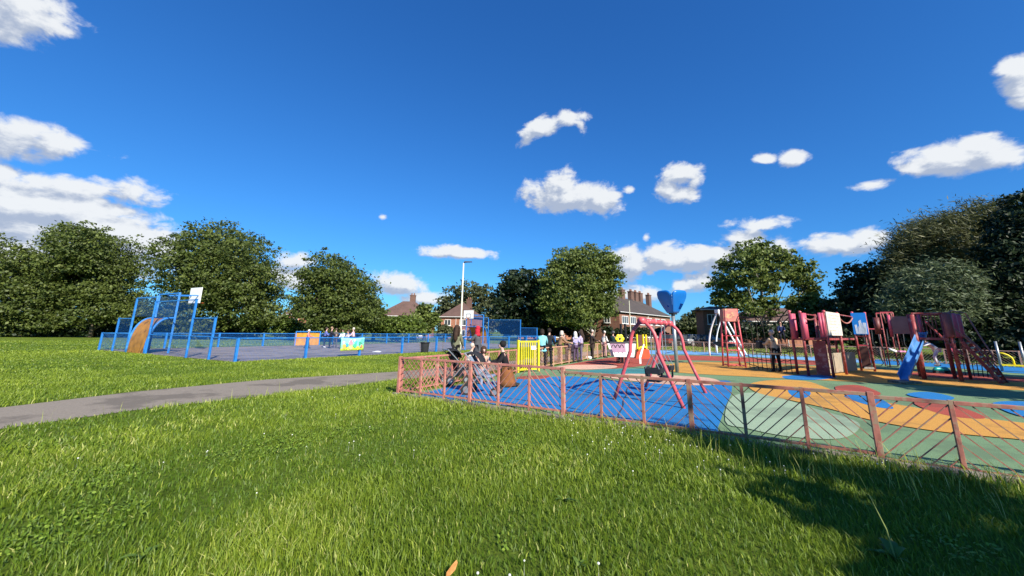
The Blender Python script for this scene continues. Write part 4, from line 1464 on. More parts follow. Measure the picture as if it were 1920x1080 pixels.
# dark scrawl lines on the cream board
rng = random.Random(8)
mb = MB()
n_ = Vector((fx.y, -fx.x, 0))
Lw = (pq - pp).length
for i in range(7):
    z = Zc1 - .12 - i * .12
    x = .1
    while x < Lw - .12:
        l_ = rng.uniform(.04, .14)
        if rng.random() < .7:
            mb.beam(pp + fx * x + n_ * .0825 + Z * z, pp + fx * min(x + l_, Lw - .06) + n_ * .0825 + Z * (z + rng.uniform(-.01, .01)), .004, .022, up=Z)
        x += l_ + .04
mb.build("scrawl", mat("faint_scrawl_paint", (.40, .35, .28), .7, .2, 9), p1)
ZB0, ZB1 = HZ(1616, 696, 627), HZ(1616, 696, 587)
sx_ = (ps - pr_).normalized()
p2 = panel(pr_ - sx_ * .05, ps + sx_ * .02, ZB0, ZB1, "bluepanel", "blue_panel")
n2_ = Vector((sx_.y, -sx_.x, 0))
mb = MB()
Ls = (ps - pr_).length
for i in range(13):
    x = .06 + (Ls - .12) * i / 12
    hh = (.30 + .40 * rng.random()) * (ZB1 - ZB0)
    mb.beam(pr_ + sx_ * x + n2_ * .083 + Z * (ZB0 + .03), pr_ + sx_ * (x + rng.uniform(-.03, .03)) + n2_ * .083 + Z * (ZB0 + hh), rng.uniform(.02, .06), .004, up=n2_)
mb.build("white_scrawl", M["chalk"], p2)
# pink barrel panels by the rope bridge
for a, k in ((pa, 0), (pb, 0)):
    mb = MB()
    for j in range(2):
        d = fx * (-.02 + .20 * j)
        mb.tube([a + d + n_ * .07 + Z * (DZ - .05), a + d + n_ * .07 + Z * (TH - .03)], .085, 10)
    mb.build("barrel_panel", M["panelpink"], cf, smooth=True)
for k in range(2):
    a = pb.lerp(pp, .80 + .12 * k)
    mb = MB()
    mb.tube([a + Z * (DZ + .03), a + Z * (TH - .03)], .06, 10)
    mb.build("barrel_panel", M["panelpink"], cf, smooth=True)
# rails, balusters
def rail(a, b, z, r_=.025, m="maroon", nm="rail"):
    mb = MB()
    mb.tube([a + Z * z, b + Z * z], r_, 8)
    return mb.build(nm, M[m], cf)
rail(pq, pr_, TH - .02)
rail(pq + back, pr_ + back, TH - .05); rail(pb, pq + back, TH - .05); rail(pq + back, pr_ + back, DZ + .1)
for k in range(1, 7):
    p = (pq + back).lerp(pr_ + back, k / 7)
    pole(p + Z * DZ, p + Z * (DZ + .75), .018, "maroon", "baluster")
for k in range(1, 6):
    p = (pq + back).lerp(pq, k / 6)
    pole(p + Z * DZ, p + Z * (TH - .06), .02, "pinkbright" if k % 2 else "maroon", "baluster")
panel(pq + back, pq, DZ, DZ + .30, "beige", "back_board", off=-.02)
def swag(a, b, z, sag, r_=.028, m="ropetan", nm="rope_swag", par=None):
    mb = MB()
    mb.tube([a.lerp(b, k / 12) + Z * (z - sag * 4 * (k / 12) * (1 - k / 12)) for k in range(13)], r_, 6)
    return mb.build(nm, M[m], par or cf)
swag(pb, pp.lerp(pb, .2), TH - .04, .26)
swag(pq, pr_, TH - .05, .30)
rail(pr_, ps, ZB0 - .08, .03, "pinkbright"); rail(pr_, ps, ZB0 - .50, .03, "pinkbright")
# lower play boards: maroon side, drawing board
bl = pp.lerp(pr_, .03) + fy * .55
brr = pr_.lerp(pp, .08) + fy * .1
zb1 = HZ(1600, 699, 661)
p3 = panel(bl, brr, .06, zb1, "beige", "drawing_board", off=0)
dB = (brr - bl).normalized()
nB = Vector((dB.y, -dB.x, 0))
mb = MB()
for (x0, z0, x1, z1) in ((.8, .2, 1.2, .55), (.9, .7, 1.35, .6), (.7, .5, 1.0, .28), (1.3, .75, 1.6, .5), (1.2, .3, 1.5, .22)):
    mb.beam(bl + dB * x0 + nB * .033 + Z * z0, bl + dB * x1 + nB * .033 + Z * z1, .03, .004, up=nB)
mb.build("drawn_lines", M["boarddraw"], p3)
panel(pp + fy * .1, bl, .06, DZ - .1, "maroon", "side_board", off=0)
sp = panel(pr_ + fy * .1 + sx_ * .15, ps + fy * .12, .12, ZB0 - .55, "brownpanel", "shelter_wall", off=0)
panel(pr_ + sx_ * .1, ps, .12, .2, "cream", "sill_board", off=.02)
# rope bridge between the rope tower and the pink barrels
A1, B1 = tr_.lerp(cT, .28) + Z * (HT - .35), pa + Z * (TH - .08)
A2, B2 = A1 + diry * .8, B1 + fy * .9
zr = (HT - .35 + TH - .08) / 2
for a, b in ((A1, B1), (A2, B2)):
    mb = MB()
    mb.tube([a.lerp(b, k / 12) - Z * (.10 * 4 * (k / 12) * (1 - k / 12)) for k in range(13)], .022, 6)
    mb.build("hand_rope", M["rope"], cf)
lowA, lowB = tr_ + Z * .30, pa + Z * .34
mid = []
net = MB()
for row, z in enumerate((.95, .60, .26)):
    net.tube([Vector((tr_.lerp(pa, k / 14).x, tr_.lerp(pa, k / 14).y, z - .16 * 4 * (k / 14) * (1 - k / 14) + (.02 if k % 2 else -.02))) for k in range(15)], .018, 5)
for k in range(1, 11):
    f = k / 11
    g = tr_.lerp(pa, f)
    sg_ = .16 * 4 * f * (1 - f)
    net.tube([g + Z * (.02), g + Z * (.26 - sg_ + .0), g + Z * (.95 - sg_)], .016, 5)
net.build("rope_net", M["rope"], cf)
for k in range(1, 8):
    f = k / 8
    g0 = A1.lerp(B1, f) - Z * (.10 * 4 * f * (1 - f))
    g = tr_.lerp(pa, f)
    mb = MB()
    mb.tube([g0, Vector((g.x, g.y, .95 - .16 * 4 * f * (1 - f)))], .010, 5)
    mb.build("hanger_rope", M["rope"], cf)

# ------------------------------------------------------------------ slide tower
q1, q2, q3, q4 = G(1734, 712), G(1804, 716.5), G(1821, 712.5), G(1786, 700)
so_ = q1
stw = thing("slide_tower", so_, "maroon tower with blue slide, pink barrel panels, rope handrails and climbing ladder", "slide")
HS = HZ(1804, 716.5, 586)
DS = HZ(1734, 712, 632)
ex = (q2 - q1).normalized()
ey = Vector((-ex.y, ex.x, 0))
pole(q1, q1 + Z * HZ(1734, 712, 590), .075, "maroon", "post", stw)
pole(q2, q2 + Z * HS, .06, "maroon", "post", stw)
pole(q3, q3 + Z * HS, .05, "maroon", "post", stw)
pole(q4, q4 + Z * (DS + .1), .035, "pinkbright", "post", stw)
q5 = q1 + ey * 1.3
pole(q5, q5 + Z * HS, .06, "maroon", "post", stw)
q6 = q2 + ey * 1.3
pole(q6, q6 + Z * HS, .06, "maroon", "post", stw)
mb = MB()
mb.prism([q1 + ex * .1 + Z * (DS - .1), q2 - ex * .08 + Z * (DS - .1), q6 - ex * .08 + Z * (DS - .1), q5 + ex * .1 + Z * (DS - .1)], Z * .09)
mb.build("deck", M["maroon"], stw)
mb = MB()
mb.tube([q1 + Z * (HS - .02), q2 + Z * (HS - .02)], .03, 8)
mb.tube([q5 + Z * (HS - .02), q6 + Z * (HS - .02)], .03, 8)
mb.build("top_rail", M["maroon"], stw)
pB_ = panel(q5 - ex * .55, q5 + ex * .25, DS + .12, HS - .08, mat("dusty_mauve_board", (.26, .13, .12), .6, .15, 4), "mauve_panel", off=.0, par=stw)
for sgn in (-.60, .28):
    mb = MB()
    mb.tube([q5 + ex * sgn + Z * DS, q5 + ex * sgn + Z * (HS - .02)], .055, 10)
    mb.build("barrel_panel", M["panelpink"], stw, smooth=True)
mb = MB()
mb.tube([q5 - ex * 1.0 + Z * (DS + .1), q5 - ex * 1.0 + Z * (HS - .12)], .11, 10)
mb.build("barrel_panel", mat("dull_maroon_panel", (.15, .04, .035), .5, .2, 4), stw, smooth=True)
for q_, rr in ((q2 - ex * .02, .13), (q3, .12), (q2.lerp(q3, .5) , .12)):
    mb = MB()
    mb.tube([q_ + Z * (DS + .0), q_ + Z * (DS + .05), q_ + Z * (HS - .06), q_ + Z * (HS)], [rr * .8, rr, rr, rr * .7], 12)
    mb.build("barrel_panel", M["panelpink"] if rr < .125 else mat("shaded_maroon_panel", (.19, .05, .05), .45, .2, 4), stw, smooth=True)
mb = MB()
for k in range(5):
    f = k / 5
    mb.tube([q1.lerp(q2, .35 + .5 * f) + ey * .9 + Z * DS, q1.lerp(q2, .35 + .5 * f) + ey * .9 + Z * (HS - .05)], .016, 6)
mb.build("baluster", M["maroon"], stw)
# thin sliding pole, diagonal brace
mb = MB()
mb.tube([q4 + Z * (DS - .05), q3 - ex * .1 + ey * .6 + Z * .55], .03, 8)
mb.tube([q1.lerp(q2, .38) + Z * (HS - .35), q4 + Z * (DS - .12), q4 + ex * .5 + Z * .75], .035, 8)
mb.build("brace", M["pinkbright"], stw)
# slide
s_top_l, s_top_r = at(1719, 629, q1.y + .05), at(1741, 630, q1.y + .35)
s_bl, s_br = G(1685, 718), G(1709, 721)
acr0 = (s_top_r - s_top_l)
mb = MB()
SN = 18
def slide_pt(f, side, lift=0.0):
    a = s_top_l.lerp(s_bl, f)
    b = s_top_r.lerp(s_br, f)
    zt = s_top_l.z
    zz = zt * (1 - f) ** 1.0 + .16 * f
    zz = zt + (.16 - zt) * (f * .93 + .07 * math.sin(f * math.pi / 2)) if f < .86 else (zt + (.16 - zt) * (.86 * .93 + .07 * math.sin(.86 * math.pi / 2))) * (1 - (f - .86) / .14) + .15 * (f - .86) / .14
    p = a.lerp(b, side)
    return Vector((p.x, p.y, zz + lift))
for i in range(SN):
    f, g = i / SN, (i + 1) / SN
    for (sa, sb, la, lb) in ((.0, .10, .16, .17), (.10, .16, .17, .0), (.16, .5, .0, .012), (.5, .84, .012, .0), (.84, .90, .0, .17), (.90, 1.0, .17, .16)):
        t4 = [slide_pt(f, sa, la), slide_pt(f, sb, lb), slide_pt(g, sb, lb), slide_pt(g, sa, la)]
        mb.hexa([p - Z * .05 for p in t4], t4)
mb.build("slide_chute", M["blueslide"], stw)
mb = MB()
ctr = s_bl.lerp(s_br, .5)
mb.box(Vector((ctr.x, ctr.y, .055)), (.85, .5, .09), .3)
mb.build("slide_foot", M["concrete"], stw)
for k in range(3):
    c = slide_pt(0, .3 + .22 * k, .03)
    mb = MB()
    mb.ball(c + Z * .04, .05, (1, 1, 1.3))
    mb.build("grip_knob", M["blueslide"], stw)
# climbing ladder on the right with rope handrails
l0, l1 = q3 + ex * .15 + Z * (DS - .1), G(1889, 719)
l0b, l1b = q2 + ex * .22 + ey * -.05 + Z * (DS - .15), G(1880, 721)
for a, b in ((l0, l1), (l0b, l1b)):
    mb = MB()
    mb.beam(a, b, .06, .10)
    mb.build("stringer", M["maroon"], stw)
for k in range(9):
    f = (k + .5) / 9
    mb = MB()
    mb.beam(l0.lerp(l1, f), l0b.lerp(l1b, f), .06, .045)
    mb.build("rung", M["grey"] if k % 2 else M["maroon"], stw)
hr0 = q3 + Z * (HS + .05)
e1 = at(1868, 676, l1.y)
arc = [q2 + Z * (HS - .02), q2.lerp(q3, .6) + Z * (HS + .10), hr0 + ex * .25 - Z * .02] + [(hr0 + ex * .25).lerp(e1, f) - Z * (.05 * math.sin(math.pi * f)) for f in (.2, .4, .6, .8, 1)]
for off_ in (0, 1, 2):
    mb = MB()
    if off_ == 0:
        mb.tube(arc, .024, 8)
    elif off_ == 1:
        mb.tube([q2 + Z * (HS - .42), (q2 + Z * (HS - .42)).lerp(e1, .5) - Z * .06, e1 + Z * -.1], .022, 8)
    else:
        mb.tube([q3 + Z * (HS - .62), (q3 + Z * (HS - .62)).lerp(e1, .5) - Z * .05, e1 + Vector((-.15, -.1, -.22))], .022, 8)
    mb.build("handrail", M["ropetan"], stw, smooth=True)
mb = MB()
mb.tube([e1 + Vector((-.15, -.1, -.25)), Vector((e1.x + .2, e1.y, .05))], .03, 8)
mb.tube([e1.lerp(hr0, .3) - Z * .1, Vector((e1.lerp(hr0, .2).x, e1.lerp(hr0, .2).y, .05))], .025, 8)
mb.build("handrail_post", M["maroon"], stw)
# rope net beneath the ladder
mb = MB()
for k in range(7):
    f = k / 6
    a = q3.lerp(l1, f * .8)
    mb.tube([a + ey * .9 + Z * .1, a + ey * .6 + Z * (DS * (1 - f * .75))], .014, 5)
for k in range(4):
    z = .3 + .3 * k
    mb.tube([q3 + ey * .8 + Z * z, q3.lerp(l1, .75 - .12 * k) + ey * .8 + Z * z], .014, 5)
mb.build("rope_net", M["rope"], stw)

# overhead bars with hanging loops between the two frames
ob0, ob1 = G(1650, 688), G(1694, 690)
ot = thing("overhead_ladder", ob0.lerp(ob1, .5), "pink overhead bars with black hanging loops between the blue board and the slide", "climbing bars")
zo1, zo0 = HZ(1672, 689, 586), HZ(1648, 688, 617)
od = (ob1 - ob0).normalized()
oy = Vector((-od.y, od.x, 0))
for a, z in ((ob0 - od * .2, zo0), (ob0 + oy * .9 - od * .2, zo0), (ob1, zo1), (ob1 + oy * .9, zo1), (ob0.lerp(ob1, .45), zo1), (ob0.lerp(ob1, .45) + oy * .9, zo1)):
    pole(a + Z * (.0 if z == zo1 and a != ob0 else .0), a + Z * z, .03, "maroon", "post", ot)
mb = MB()
a0 = ob0.lerp(ob1, .45)
for o_ in (0, .9):
    mb.tube([ob0 - od * .6 + oy * o_ + Z * zo0, a0 + oy * o_ + Z * zo0], .03, 8)
    mb.tube([a0 + oy * o_ + Z * zo1, ob1 + oy * o_ + Z * zo1], .03, 8)
mb.build("top_rail", M["pinkbright"], ot)
for k in range(5):
    mb = MB()
    p = (ob0 - od * .5).lerp(a0, k / 4)
    mb.tube([p + Z * zo0, p + oy * .9 + Z * zo0], .022, 6)
    mb.build("rung", M["pinkbright"], ot)
for k in range(3):
    p = (ob0 - od * .45).lerp(ob0 + od * .9, k / 2.2)
    mb = MB()
    zt_ = zo0 * .62
    pts = [p + Z * zo0, p + od * .02 + Z * zt_, p + od * .12 + Z * (zt_ * .7), p + od * .16 + Z * .25, p + od * .12 + Z * .06, p + od * .5 + Z * .05, p + od * .62 + Z * .2, p + od * .5 + Z * (zt_ * .65), p + od * .34 + Z * zt_, p + od * .38 + Z * zo0]
    mb.tube(pts, .022, 8)
    mb.build("hanging_loop", M["black"], ot, smooth=True)
for k in range(3):
    p = a0.lerp(ob1, (k + .5) / 3)
    mb = MB()
    mb.tube([p + Z * zo1, p + od * .03 + Z * (zo1 - .25), p + od * .12 + oy * .2 + Z * (zo1 - .55)], .025, 8)
    mb.build("hand_grip", M["ropetan"], ot, smooth=True)

# grey steps with yellow curved handles
e0 = G(1880, 697)
es = thing("exercise_steps", e0, "grey step frame with two yellow curved handles at the right fence", "play steps")
eh = HZ(1880, 697, 640)
exd = Vector((.78, -.62, 0))
for k in (0, 1):
    b = e0 + exd * (.75 * k)
    mb = MB()
    mb.tube([b, b + Z * eh], .05, 10)
    mb.build("post", M["grey"], es, smooth=True)
    mb = MB()
    pts = [b + Z * (eh * .62)] + [b + exd * (.42 * math.sin(a)) + Z * (eh * .62 - .0 - .34 * (1 - math.cos(a))) for a in (.4, .8, 1.2, 1.57)] + [b + exd * .42 + Z * (eh * .62 - .55)]
    mb.tube(pts, .038, 8)
    mb.build("handle", M["yellow"], es, smooth=True)
mb = MB()
mb.beam(e0 + Z * .32, e0 + exd * .75 + Z * .32, .3, .06)
mb.build("step", M["yellow"], es)

# cow shaped spring panel
k0 = G(1174, 683)
cw = thing("spring_panel", k0, "white and mauve cow-like play panel on black springs in front of the terrace", "spring rider")
wl, wr = at(1143, 643, k0.y), at(1192, 643, k0.y)
bl_, br_ = at(1152, 669, k0.y), at(1189, 670, k0.y)
mbp = bl_.lerp(wl, .32), br_.lerp(wr, .32)
xm = .60
ny = Vector((0, .05, 0))
mb = MB(); mb.prism([mbp[0], mbp[0].lerp(mbp[1], xm), wl.lerp(wr, xm), wl], ny); mb.build("mauve_flank", M["purple"], cw, bevel=.01)
mb = MB(); mb.prism([mbp[0].lerp(mbp[1], xm), mbp[1], wr - Vector((0, 0, .06)), wr - Vector((.06, 0, 0)), wl.lerp(wr, xm)], ny); mb.build("face_panel", M["white"], cw, bevel=.01)
mb = MB(); mb.prism([bl_, br_, mbp[1] - Z * .003, mbp[0] - Z * .003], ny); mb.build("lower_panel", M["white"], cw, bevel=.01)
back_ = Vector((0, .55, 0))
mb = MB(); mb.prism([bl_ + back_, br_ + back_, wr + back_, wl + back_], ny); mb.build("rear_panel", M["white"], cw)
mb = MB()
mb.tube([wl + Z * .02, wr + Z * .02], .045, 8); mb.tube([wl + Z * .02, wl + back_ + Z * .02], .045, 8); mb.tube([wr + Z * .02, wr + back_ + Z * .02], .045, 8); mb.tube([wl + back_ + Z * .02, wr + back_ + Z * .02], .045, 8)
mb.build("rim", M["black"], cw)
mb = MB()
W_ = wr - wl
for k, s in ((.14, .10), (.3, .12), (.46, .09)):
    c = wl + W_ * k - Z * .26
    pts = [c + Vector((.09 * math.cos(a), -.006, .17 * math.sin(a))) for a in [math.pi * (.05 + .9 * j / 8) for j in range(9)]]
    mb.tube(pts, .018, 5)
for k in (.17, .32, .47):
    mb.ball(wl + W_ * k - Z * .50 + Vector((0, -.005, 0)), .025, (1, .4, 1), 8, 5)
mb.ball(wl + W_ * .80 - Z * .28 + Vector((0, -.005, 0)), .045, (1, .4, 1.2), 10, 6)
mb.tube([wl + W_ * .78 - Z * .14 + Vector((0, -.008, 0)), wl + W_ * .84 - Z * .14 + Vector((0, -.008, 0))], .015, 5)
mb.build("painted_marks", M["char"], cw)
for k in (.28, .72):
    p = bl_.lerp(br_, k) + back_ * .5
    mb = MB()
    mb.tube([Vector((p.x + .10 * math.cos(a), p.y + .10 * math.sin(a), .01 + (p.z) * i / 40)) for i, a in enumerate([2 * math.pi * j / 10 for j in range(41)])], .028, 6)
    mb.build("spring", M["black"], cw, smooth=True)
mb = MB()
mb.prism([bl_ + Vector((.05, .06, .02)), br_ + Vector((-.05, .06, .02)), br_ + Vector((-.05, .5, .02)), bl_ + Vector((.05, .5, .02))], Z * .05)
mb.build("seat_floor", M["black"], cw)
# yellow flower wheel
fw = at(1162, 635, k0.y + .3)
mb = MB()
for k in range(6):
    a = 2 * math.pi * k / 6
    mb.ball(fw + Vector((.14 * math.cos(a), 0, .14 * math.sin(a))), .105, (1, .35, 1), 10, 6)
mb.build("flower_wheel", M["yellow"], cw)
mb = MB(); mb.ball(fw + Vector((0, -.04, 0)), .06, (1, .4, 1), 10, 6); mb.tube([fw, Vector((fw.x, fw.y, wl.z))], .03, 6)
mb.build("wheel_hub", M["char"], cw)
for px in (1164.5, 1172.5):
    p = at(px, 620, k0.y + 1.2)
    mb = MB()
    z1_ = at(px, 607, k0.y + 1.2).z
    mb.beam(Vector((p.x, p.y, 0)), Vector((p.x, p.y, z1_)), .09, .09)
    o = mb.build("wooden_post", M["black"])
    tag(o, "black upright post behind the cow panel, " + ("left of the pair" if px < 1168 else "right of the pair"), "post", "pair of black posts")
# white side wing
mb = MB()
a = at(1202, 668, k0.y + .2); b = at(1207, 646, k0.y + .2)
mb.prism([a + Vector((-.12, 0, -.06)), a + Vector((.02, 0, -.05)), b + Vector((.05, 0, 0)), b + Vector((-.02, 0, .02))], Vector((0, .05, 0)))
mb.prism([Vector((a.x - .1, a.y, .0)), Vector((a.x, a.y, 0)), a + Vector((0, 0, -.04)), a + Vector((-.1, 0, -.05))], Vector((0, .05, 0)))
tag(mb.build("ear_panel", M["white"], bevel=.01), "small white upright panel right of the cow-like play panel", "play panel")

# little yellow and red climber
y0 = G(1205, 672)
yc = thing("toddler_climber", y0, "small toddler climber with yellow posts, dark panel and red base", "climber")
y_h = HZ(1205, 672, 627)
for px in (1196, 1207.5, 1213):
    p = G(px, 672)
    mb = MB(); mb.beam(p, p + Z * y_h, .09, .09); mb.build("post", M["yellow"], yc, bevel=.008)
pA, pB2 = G(1196, 672), G(1207.5, 672)
panel(pA + Vector((.06, 0, 0)), pB2 - Vector((.06, 0, 0)), .7, y_h - .03, "brownpanel", "dark_panel", off=-.02, par=yc)
mb = MB()
c = pA.lerp(pB2, .6)
mb.prism([c + Vector((-.45, -.03, .0)), c + Vector((.5, -.03, .0)), c + Vector((.42, -.03, .55)), c + Vector((.0, -.03, .7)), c + Vector((-.32, -.03, .55))], Vector((0, -.25, 0)))
mb.build("red_base", mat("red_plastic", (.62, .08, .03), .4, .1, 4), yc, bevel=.02)
mb = MB()
mb.tube([c + Vector((-.3, -.32, .5)), c + Vector((-.15, -.32, .68)), c + Vector((.05, -.32, .74)), c + Vector((.25, -.32, .66))], .06, 8)
mb.build("yellow_arch", M["yellow"], yc, smooth=True)

# ------------------------------------------------------------------ people
def skin_mesh(name, nodes, edges, root, m, parent, sub=1):
    """nodes: {key: (pos, radius)}; one continuous skinned surface"""
    keys = list(nodes)
    me = bpy.data.meshes.new(name)
    me.from_pydata([tuple(nodes[k][0] - parent.location) for k in keys], [(keys.index(a), keys.index(b)) for a, b in edges], [])
    o = bpy.data.objects.new(name, me)
    COL.objects.link(o)
    md = o.modifiers.new("skin", "SKIN")
    md.use_smooth_shade = True
    md.branch_smoothing = .5
    if not me.skin_vertices:
        bpy.context.view_layer.update()
    for i, k in enumerate(keys):
        r_ = nodes[k][1]
        sv = me.skin_vertices[0].data[i]
        sv.radius = r_ if isinstance(r_, tuple) else (r_, r_)
        sv.use_root = (k == root)
    if sub:
        s = o.modifiers.new("sub", "SUBSURF")
        s.levels = s.render_levels = sub
    dg = bpy.context.evaluated_depsgraph_get()
    new = bpy.data.meshes.new_from_object(o.evaluated_get(dg))
    o.modifiers.clear()
    o.data = new
    bpy.data.meshes.remove(me)
    new.name = name
    new.materials.clear()
    new.materials.append(m)
    new.polygons.foreach_set("use_smooth", [True] * len(new.polygons))
    o.parent = parent
    return o


CM = {}


def cloth(c, rough=.85):
    k = tuple(c)
    if k not in CM:
        CM[k] = mat("cloth_%02d" % len(CM), c, rough, .22, 9, bump=.2, spec=.2)
    return CM[k]


SKIN = {"pale": mat("pale_skin", (.55, .33, .25), .55, .08, 12), "tan": mat("tan_skin", (.36, .20, .13), .55, .08, 12)}


def person(label, foot, face, height=1.7, top=(.1, .1, .1), legs=(.03, .03, .04), hair=(.03, .02, .015), shoes=(.03, .03, .03), skin="pale", lean=0.0, hip=None, knee=None, arms=((.15, .2), (.15, .2)), stance=.1, hairlen="short", coat=0.0, hat=None, seat=None, extra=None, cat="person", headturn=0.0, side=0.0, skirt=None, group=None, scarf=None):
    """face: direction the person faces, degrees (0 = away from the photographer, +y; 90 = left).
    hip/knee: per leg (forward pitch of the thigh, bend of the knee); arms: per arm (forward pitch, elbow bend)"""
    s = height / 1.72
    child = height < 1.35
    hs_ = (1.28 if child else 1.0)
    ca, sa = math.cos(R(face)), math.sin(R(face))
    fwd = Vector((-sa, ca, 0))
    rt = Vector((ca, sa, 0))
    base = Vector((foot[0], foot[1], foot[2] if len(foot) > 2 else 0.0))
    t = thing("person", base, label, cat, group)
    hip = hip or ((0, 0), (0, 0))
    # leg lengths
    TH_, SHN, FT = .43 * s, .42 * s, .075 * s
    pel_z = (TH_ + SHN + FT) if seat is None else seat + .09 * s
    pel = base + Z * pel_z
    L = math.sin(lean), math.cos(lean)
    tor = lambda h, x=0.0, f=0.0: pel + (Z * L[1] + fwd * L[0]) * h * s + rt * (x * s + side * h * s) + (fwd * L[1] - Z * L[0]) * f * s
    J = {}
    J["pel"] = pel
    J["waist"] = tor(.16); J["chest"] = tor(.36, 0, .01); J["neckb"] = tor(.50); J["neck"] = tor(.56, 0, .01)
    hd = lean * .45
    hf = fwd * math.cos(headturn) + rt * math.sin(headturn)
    up_ = (Z * math.cos(hd) + fwd * math.sin(hd))
    nk = J["neck"]
    J["jaw"] = nk + up_ * .07 * s * hs_ + hf * .02 * s
    J["head"] = nk + up_ * .145 * s * hs_ + hf * .012 * s
    J["crown"] = nk + up_ * .225 * s * hs_
    J["nose"] = J["head"] + hf * .108 * s * hs_ - up_ * .035 * s
    for i, sg in enumerate((-1, 1)):
        J["sh%d" % i] = tor(.465, sg * .165)
        p, e = arms[i][0], arms[i][1]
        out = arms[i][2] if len(arms[i]) > 2 else .12
        ang = p + lean * .0
        dirv = (-Z * math.cos(ang) + fwd * math.sin(ang) + rt * sg * out).normalized()
        J["el%d" % i] = J["sh%d" % i] + dirv * .28 * s
        ang2 = p + e
        dir2 = (-Z * math.cos(ang2) + fwd * math.sin(ang2) - rt * sg * (.12 if e > .6 else -.05)).normalized()
        J["wr%d" % i] = J["el%d" % i] + dir2 * .25 * s
        J["_d%d" % i] = dir2
        hp, kb = hip[i]
        J["hi%d" % i] = pel + rt * sg * .085 * s - Z * .02 * s
        d1 = (-Z * math.cos(hp) + fwd * math.sin(hp) + rt * sg * stance * .5).normalized()
        J["kn%d" % i] = J["hi%d" % i] + d1 * TH_
        a2 = hp - kb
        d2 = (-Z * math.cos(a2) + fwd * math.sin(a2) + rt * sg * stance * .2).normalized()
        J["an%d" % i] = J["kn%d" % i] + d2 * SHN * .97
        ftd = fwd if a2 > -.9 else (fwd * .2 - Z)
        J["to%d" % i] = J["an%d" % i] + (fwd * .13 - Z * .035) * s if a2 > -.9 else J["an%d" % i] + (-fwd * .02 - Z * .0) * s - fwd * .08 * s
    # keep the lowest foot on the ground
    if seat is None:
        low = min(J["an0"].z, J["an1"].z, J["kn0"].z - .0, J["kn1"].z) - .075 * s - base.z
        for k in J:
            if not k.startswith("_"):
                J[k] = J[k] - Z * low
    # ---- body: one skinned surface with five fingers on each hand
    nd = {"pel": (J["pel"], .11 * s), "waist": (J["waist"], .095 * s), "chest": (J["chest"], .11 * s), "neckb": (J["neckb"], .07 * s), "neck": (J["neck"], .05 * s), "jaw": (J["jaw"], (.062 * s * hs_, .066 * s * hs_)), "head": (J["head"], .092 * s * hs_), "crown": (J["crown"], .058 * s * hs_), "nose": (J["nose"], .013 * s)}
    ed = [("pel", "waist"), ("waist", "chest"), ("chest", "neckb"), ("neckb", "neck"), ("neck", "jaw"), ("jaw", "head"), ("head", "crown"), ("head", "nose")]
    for i, sg in enumerate((-1, 1)):
        a, b, c = "sh%d" % i, "el%d" % i, "wr%d" % i
        nd[a], nd[b], nd[c] = (J[a], .052 * s), (J[b], .04 * s), (J[c], .027 * s)
        ed += [("chest", a), (a, b), (b, c)]
        d = J["_d%d" % i]
        acr = d.cross(fwd if abs(d.dot(fwd)) < .8 else Z).normalized()
        pal = J[c] + d * .06 * s
        nd["pa%d" % i] = (pal, .03 * s)
        ed.append((c, "pa%d" % i))
        curl = d.cross(acr).normalized()
        for q, (o_, ln) in enumerate(((-.028, .062), (-.010, .078), (.010, .072), (.028, .055))):
            k1, k2 = "f%d%d" % (i, q), "g%d%d" % (i, q)
            nd[k1] = (pal + acr * o_ * 1.1 * s + d * ln * .62 * s, .009 * s)
            nd[k2] = (pal + acr * o_ * 1.25 * s + d * ln * 1.05 * s + curl * .02 * s, .0075 * s)
            ed += [("pa%d" % i, k1), (k1, k2)]
        nd["t%d" % i] = (J[c] + d * .05 * s - acr * .045 * s * sg, .011 * s)
        nd["u%d" % i] = (J[c] + d * .085 * s - acr * .058 * s * sg + curl * .012 * s, .009 * s)
        ed += [(c, "t%d" % i), ("t%d" % i, "u%d" % i)]
        h_, k_, an, to = "hi%d" % i, "kn%d" % i, "an%d" % i, "to%d" % i
        nd[h_], nd[k_], nd[an], nd[to] = (J[h_], .075 * s), (J[k_], .05 * s), (J[an], .036 * s), (J[to], .03 * s)
        ed += [("pel", h_), (h_, k_), (k_, an), (an, to)]
    skin_mesh("body", nd, ed, "pel", SKIN[skin], t)
    # ---- clothing
    tw = 1.0
    nt2 = {"pel": (tor(-.04) + (J["pel"] - pel), (.175 * s, .14 * s)), "waist": (J["waist"], (.168 * s, .135 * s)), "chest": (J["chest"], (.19 * s, .15 * s)), "neckb": (J["neckb"], .085 * s)}
    et = [("pel", "waist"), ("waist", "chest"), ("chest", "neckb")]
    if coat:
        nt2["hem"] = (J["pel"] - Z * coat * s - fwd * .0, (.20 * s, .165 * s))
        et.append(("hem", "pel"))
    for i in (0, 1):
        a, b, c = "sh%d" % i, "el%d" % i, "wr%d" % i
        nt2[a], nt2[b], nt2[c] = (J[a], .085 * s), (J[b], .066 * s), (J[c], .048 * s)
        et += [("chest", a), (a, b), (b, c)]
    skin_mesh("coat" if coat else "jacket", nt2, et, "pel", cloth(top), t)
    nl = {"pel": (J["pel"], (.14 * s, .115 * s))}
    el = []
    for i in (0, 1):
        h_, k_, an = "hi%d" % i, "kn%d" % i, "an%d" % i
        nl[h_], nl[k_], nl[an] = (J[h_], .092 * s), (J[k_], .067 * s), (J[an] + (J[k_] - J[an]) * .06, .052 * s)
        el += [("pel", h_), (h_, k_), (k_, an)]
    skin_mesh("trousers", nl, el, "pel", cloth(legs), t)
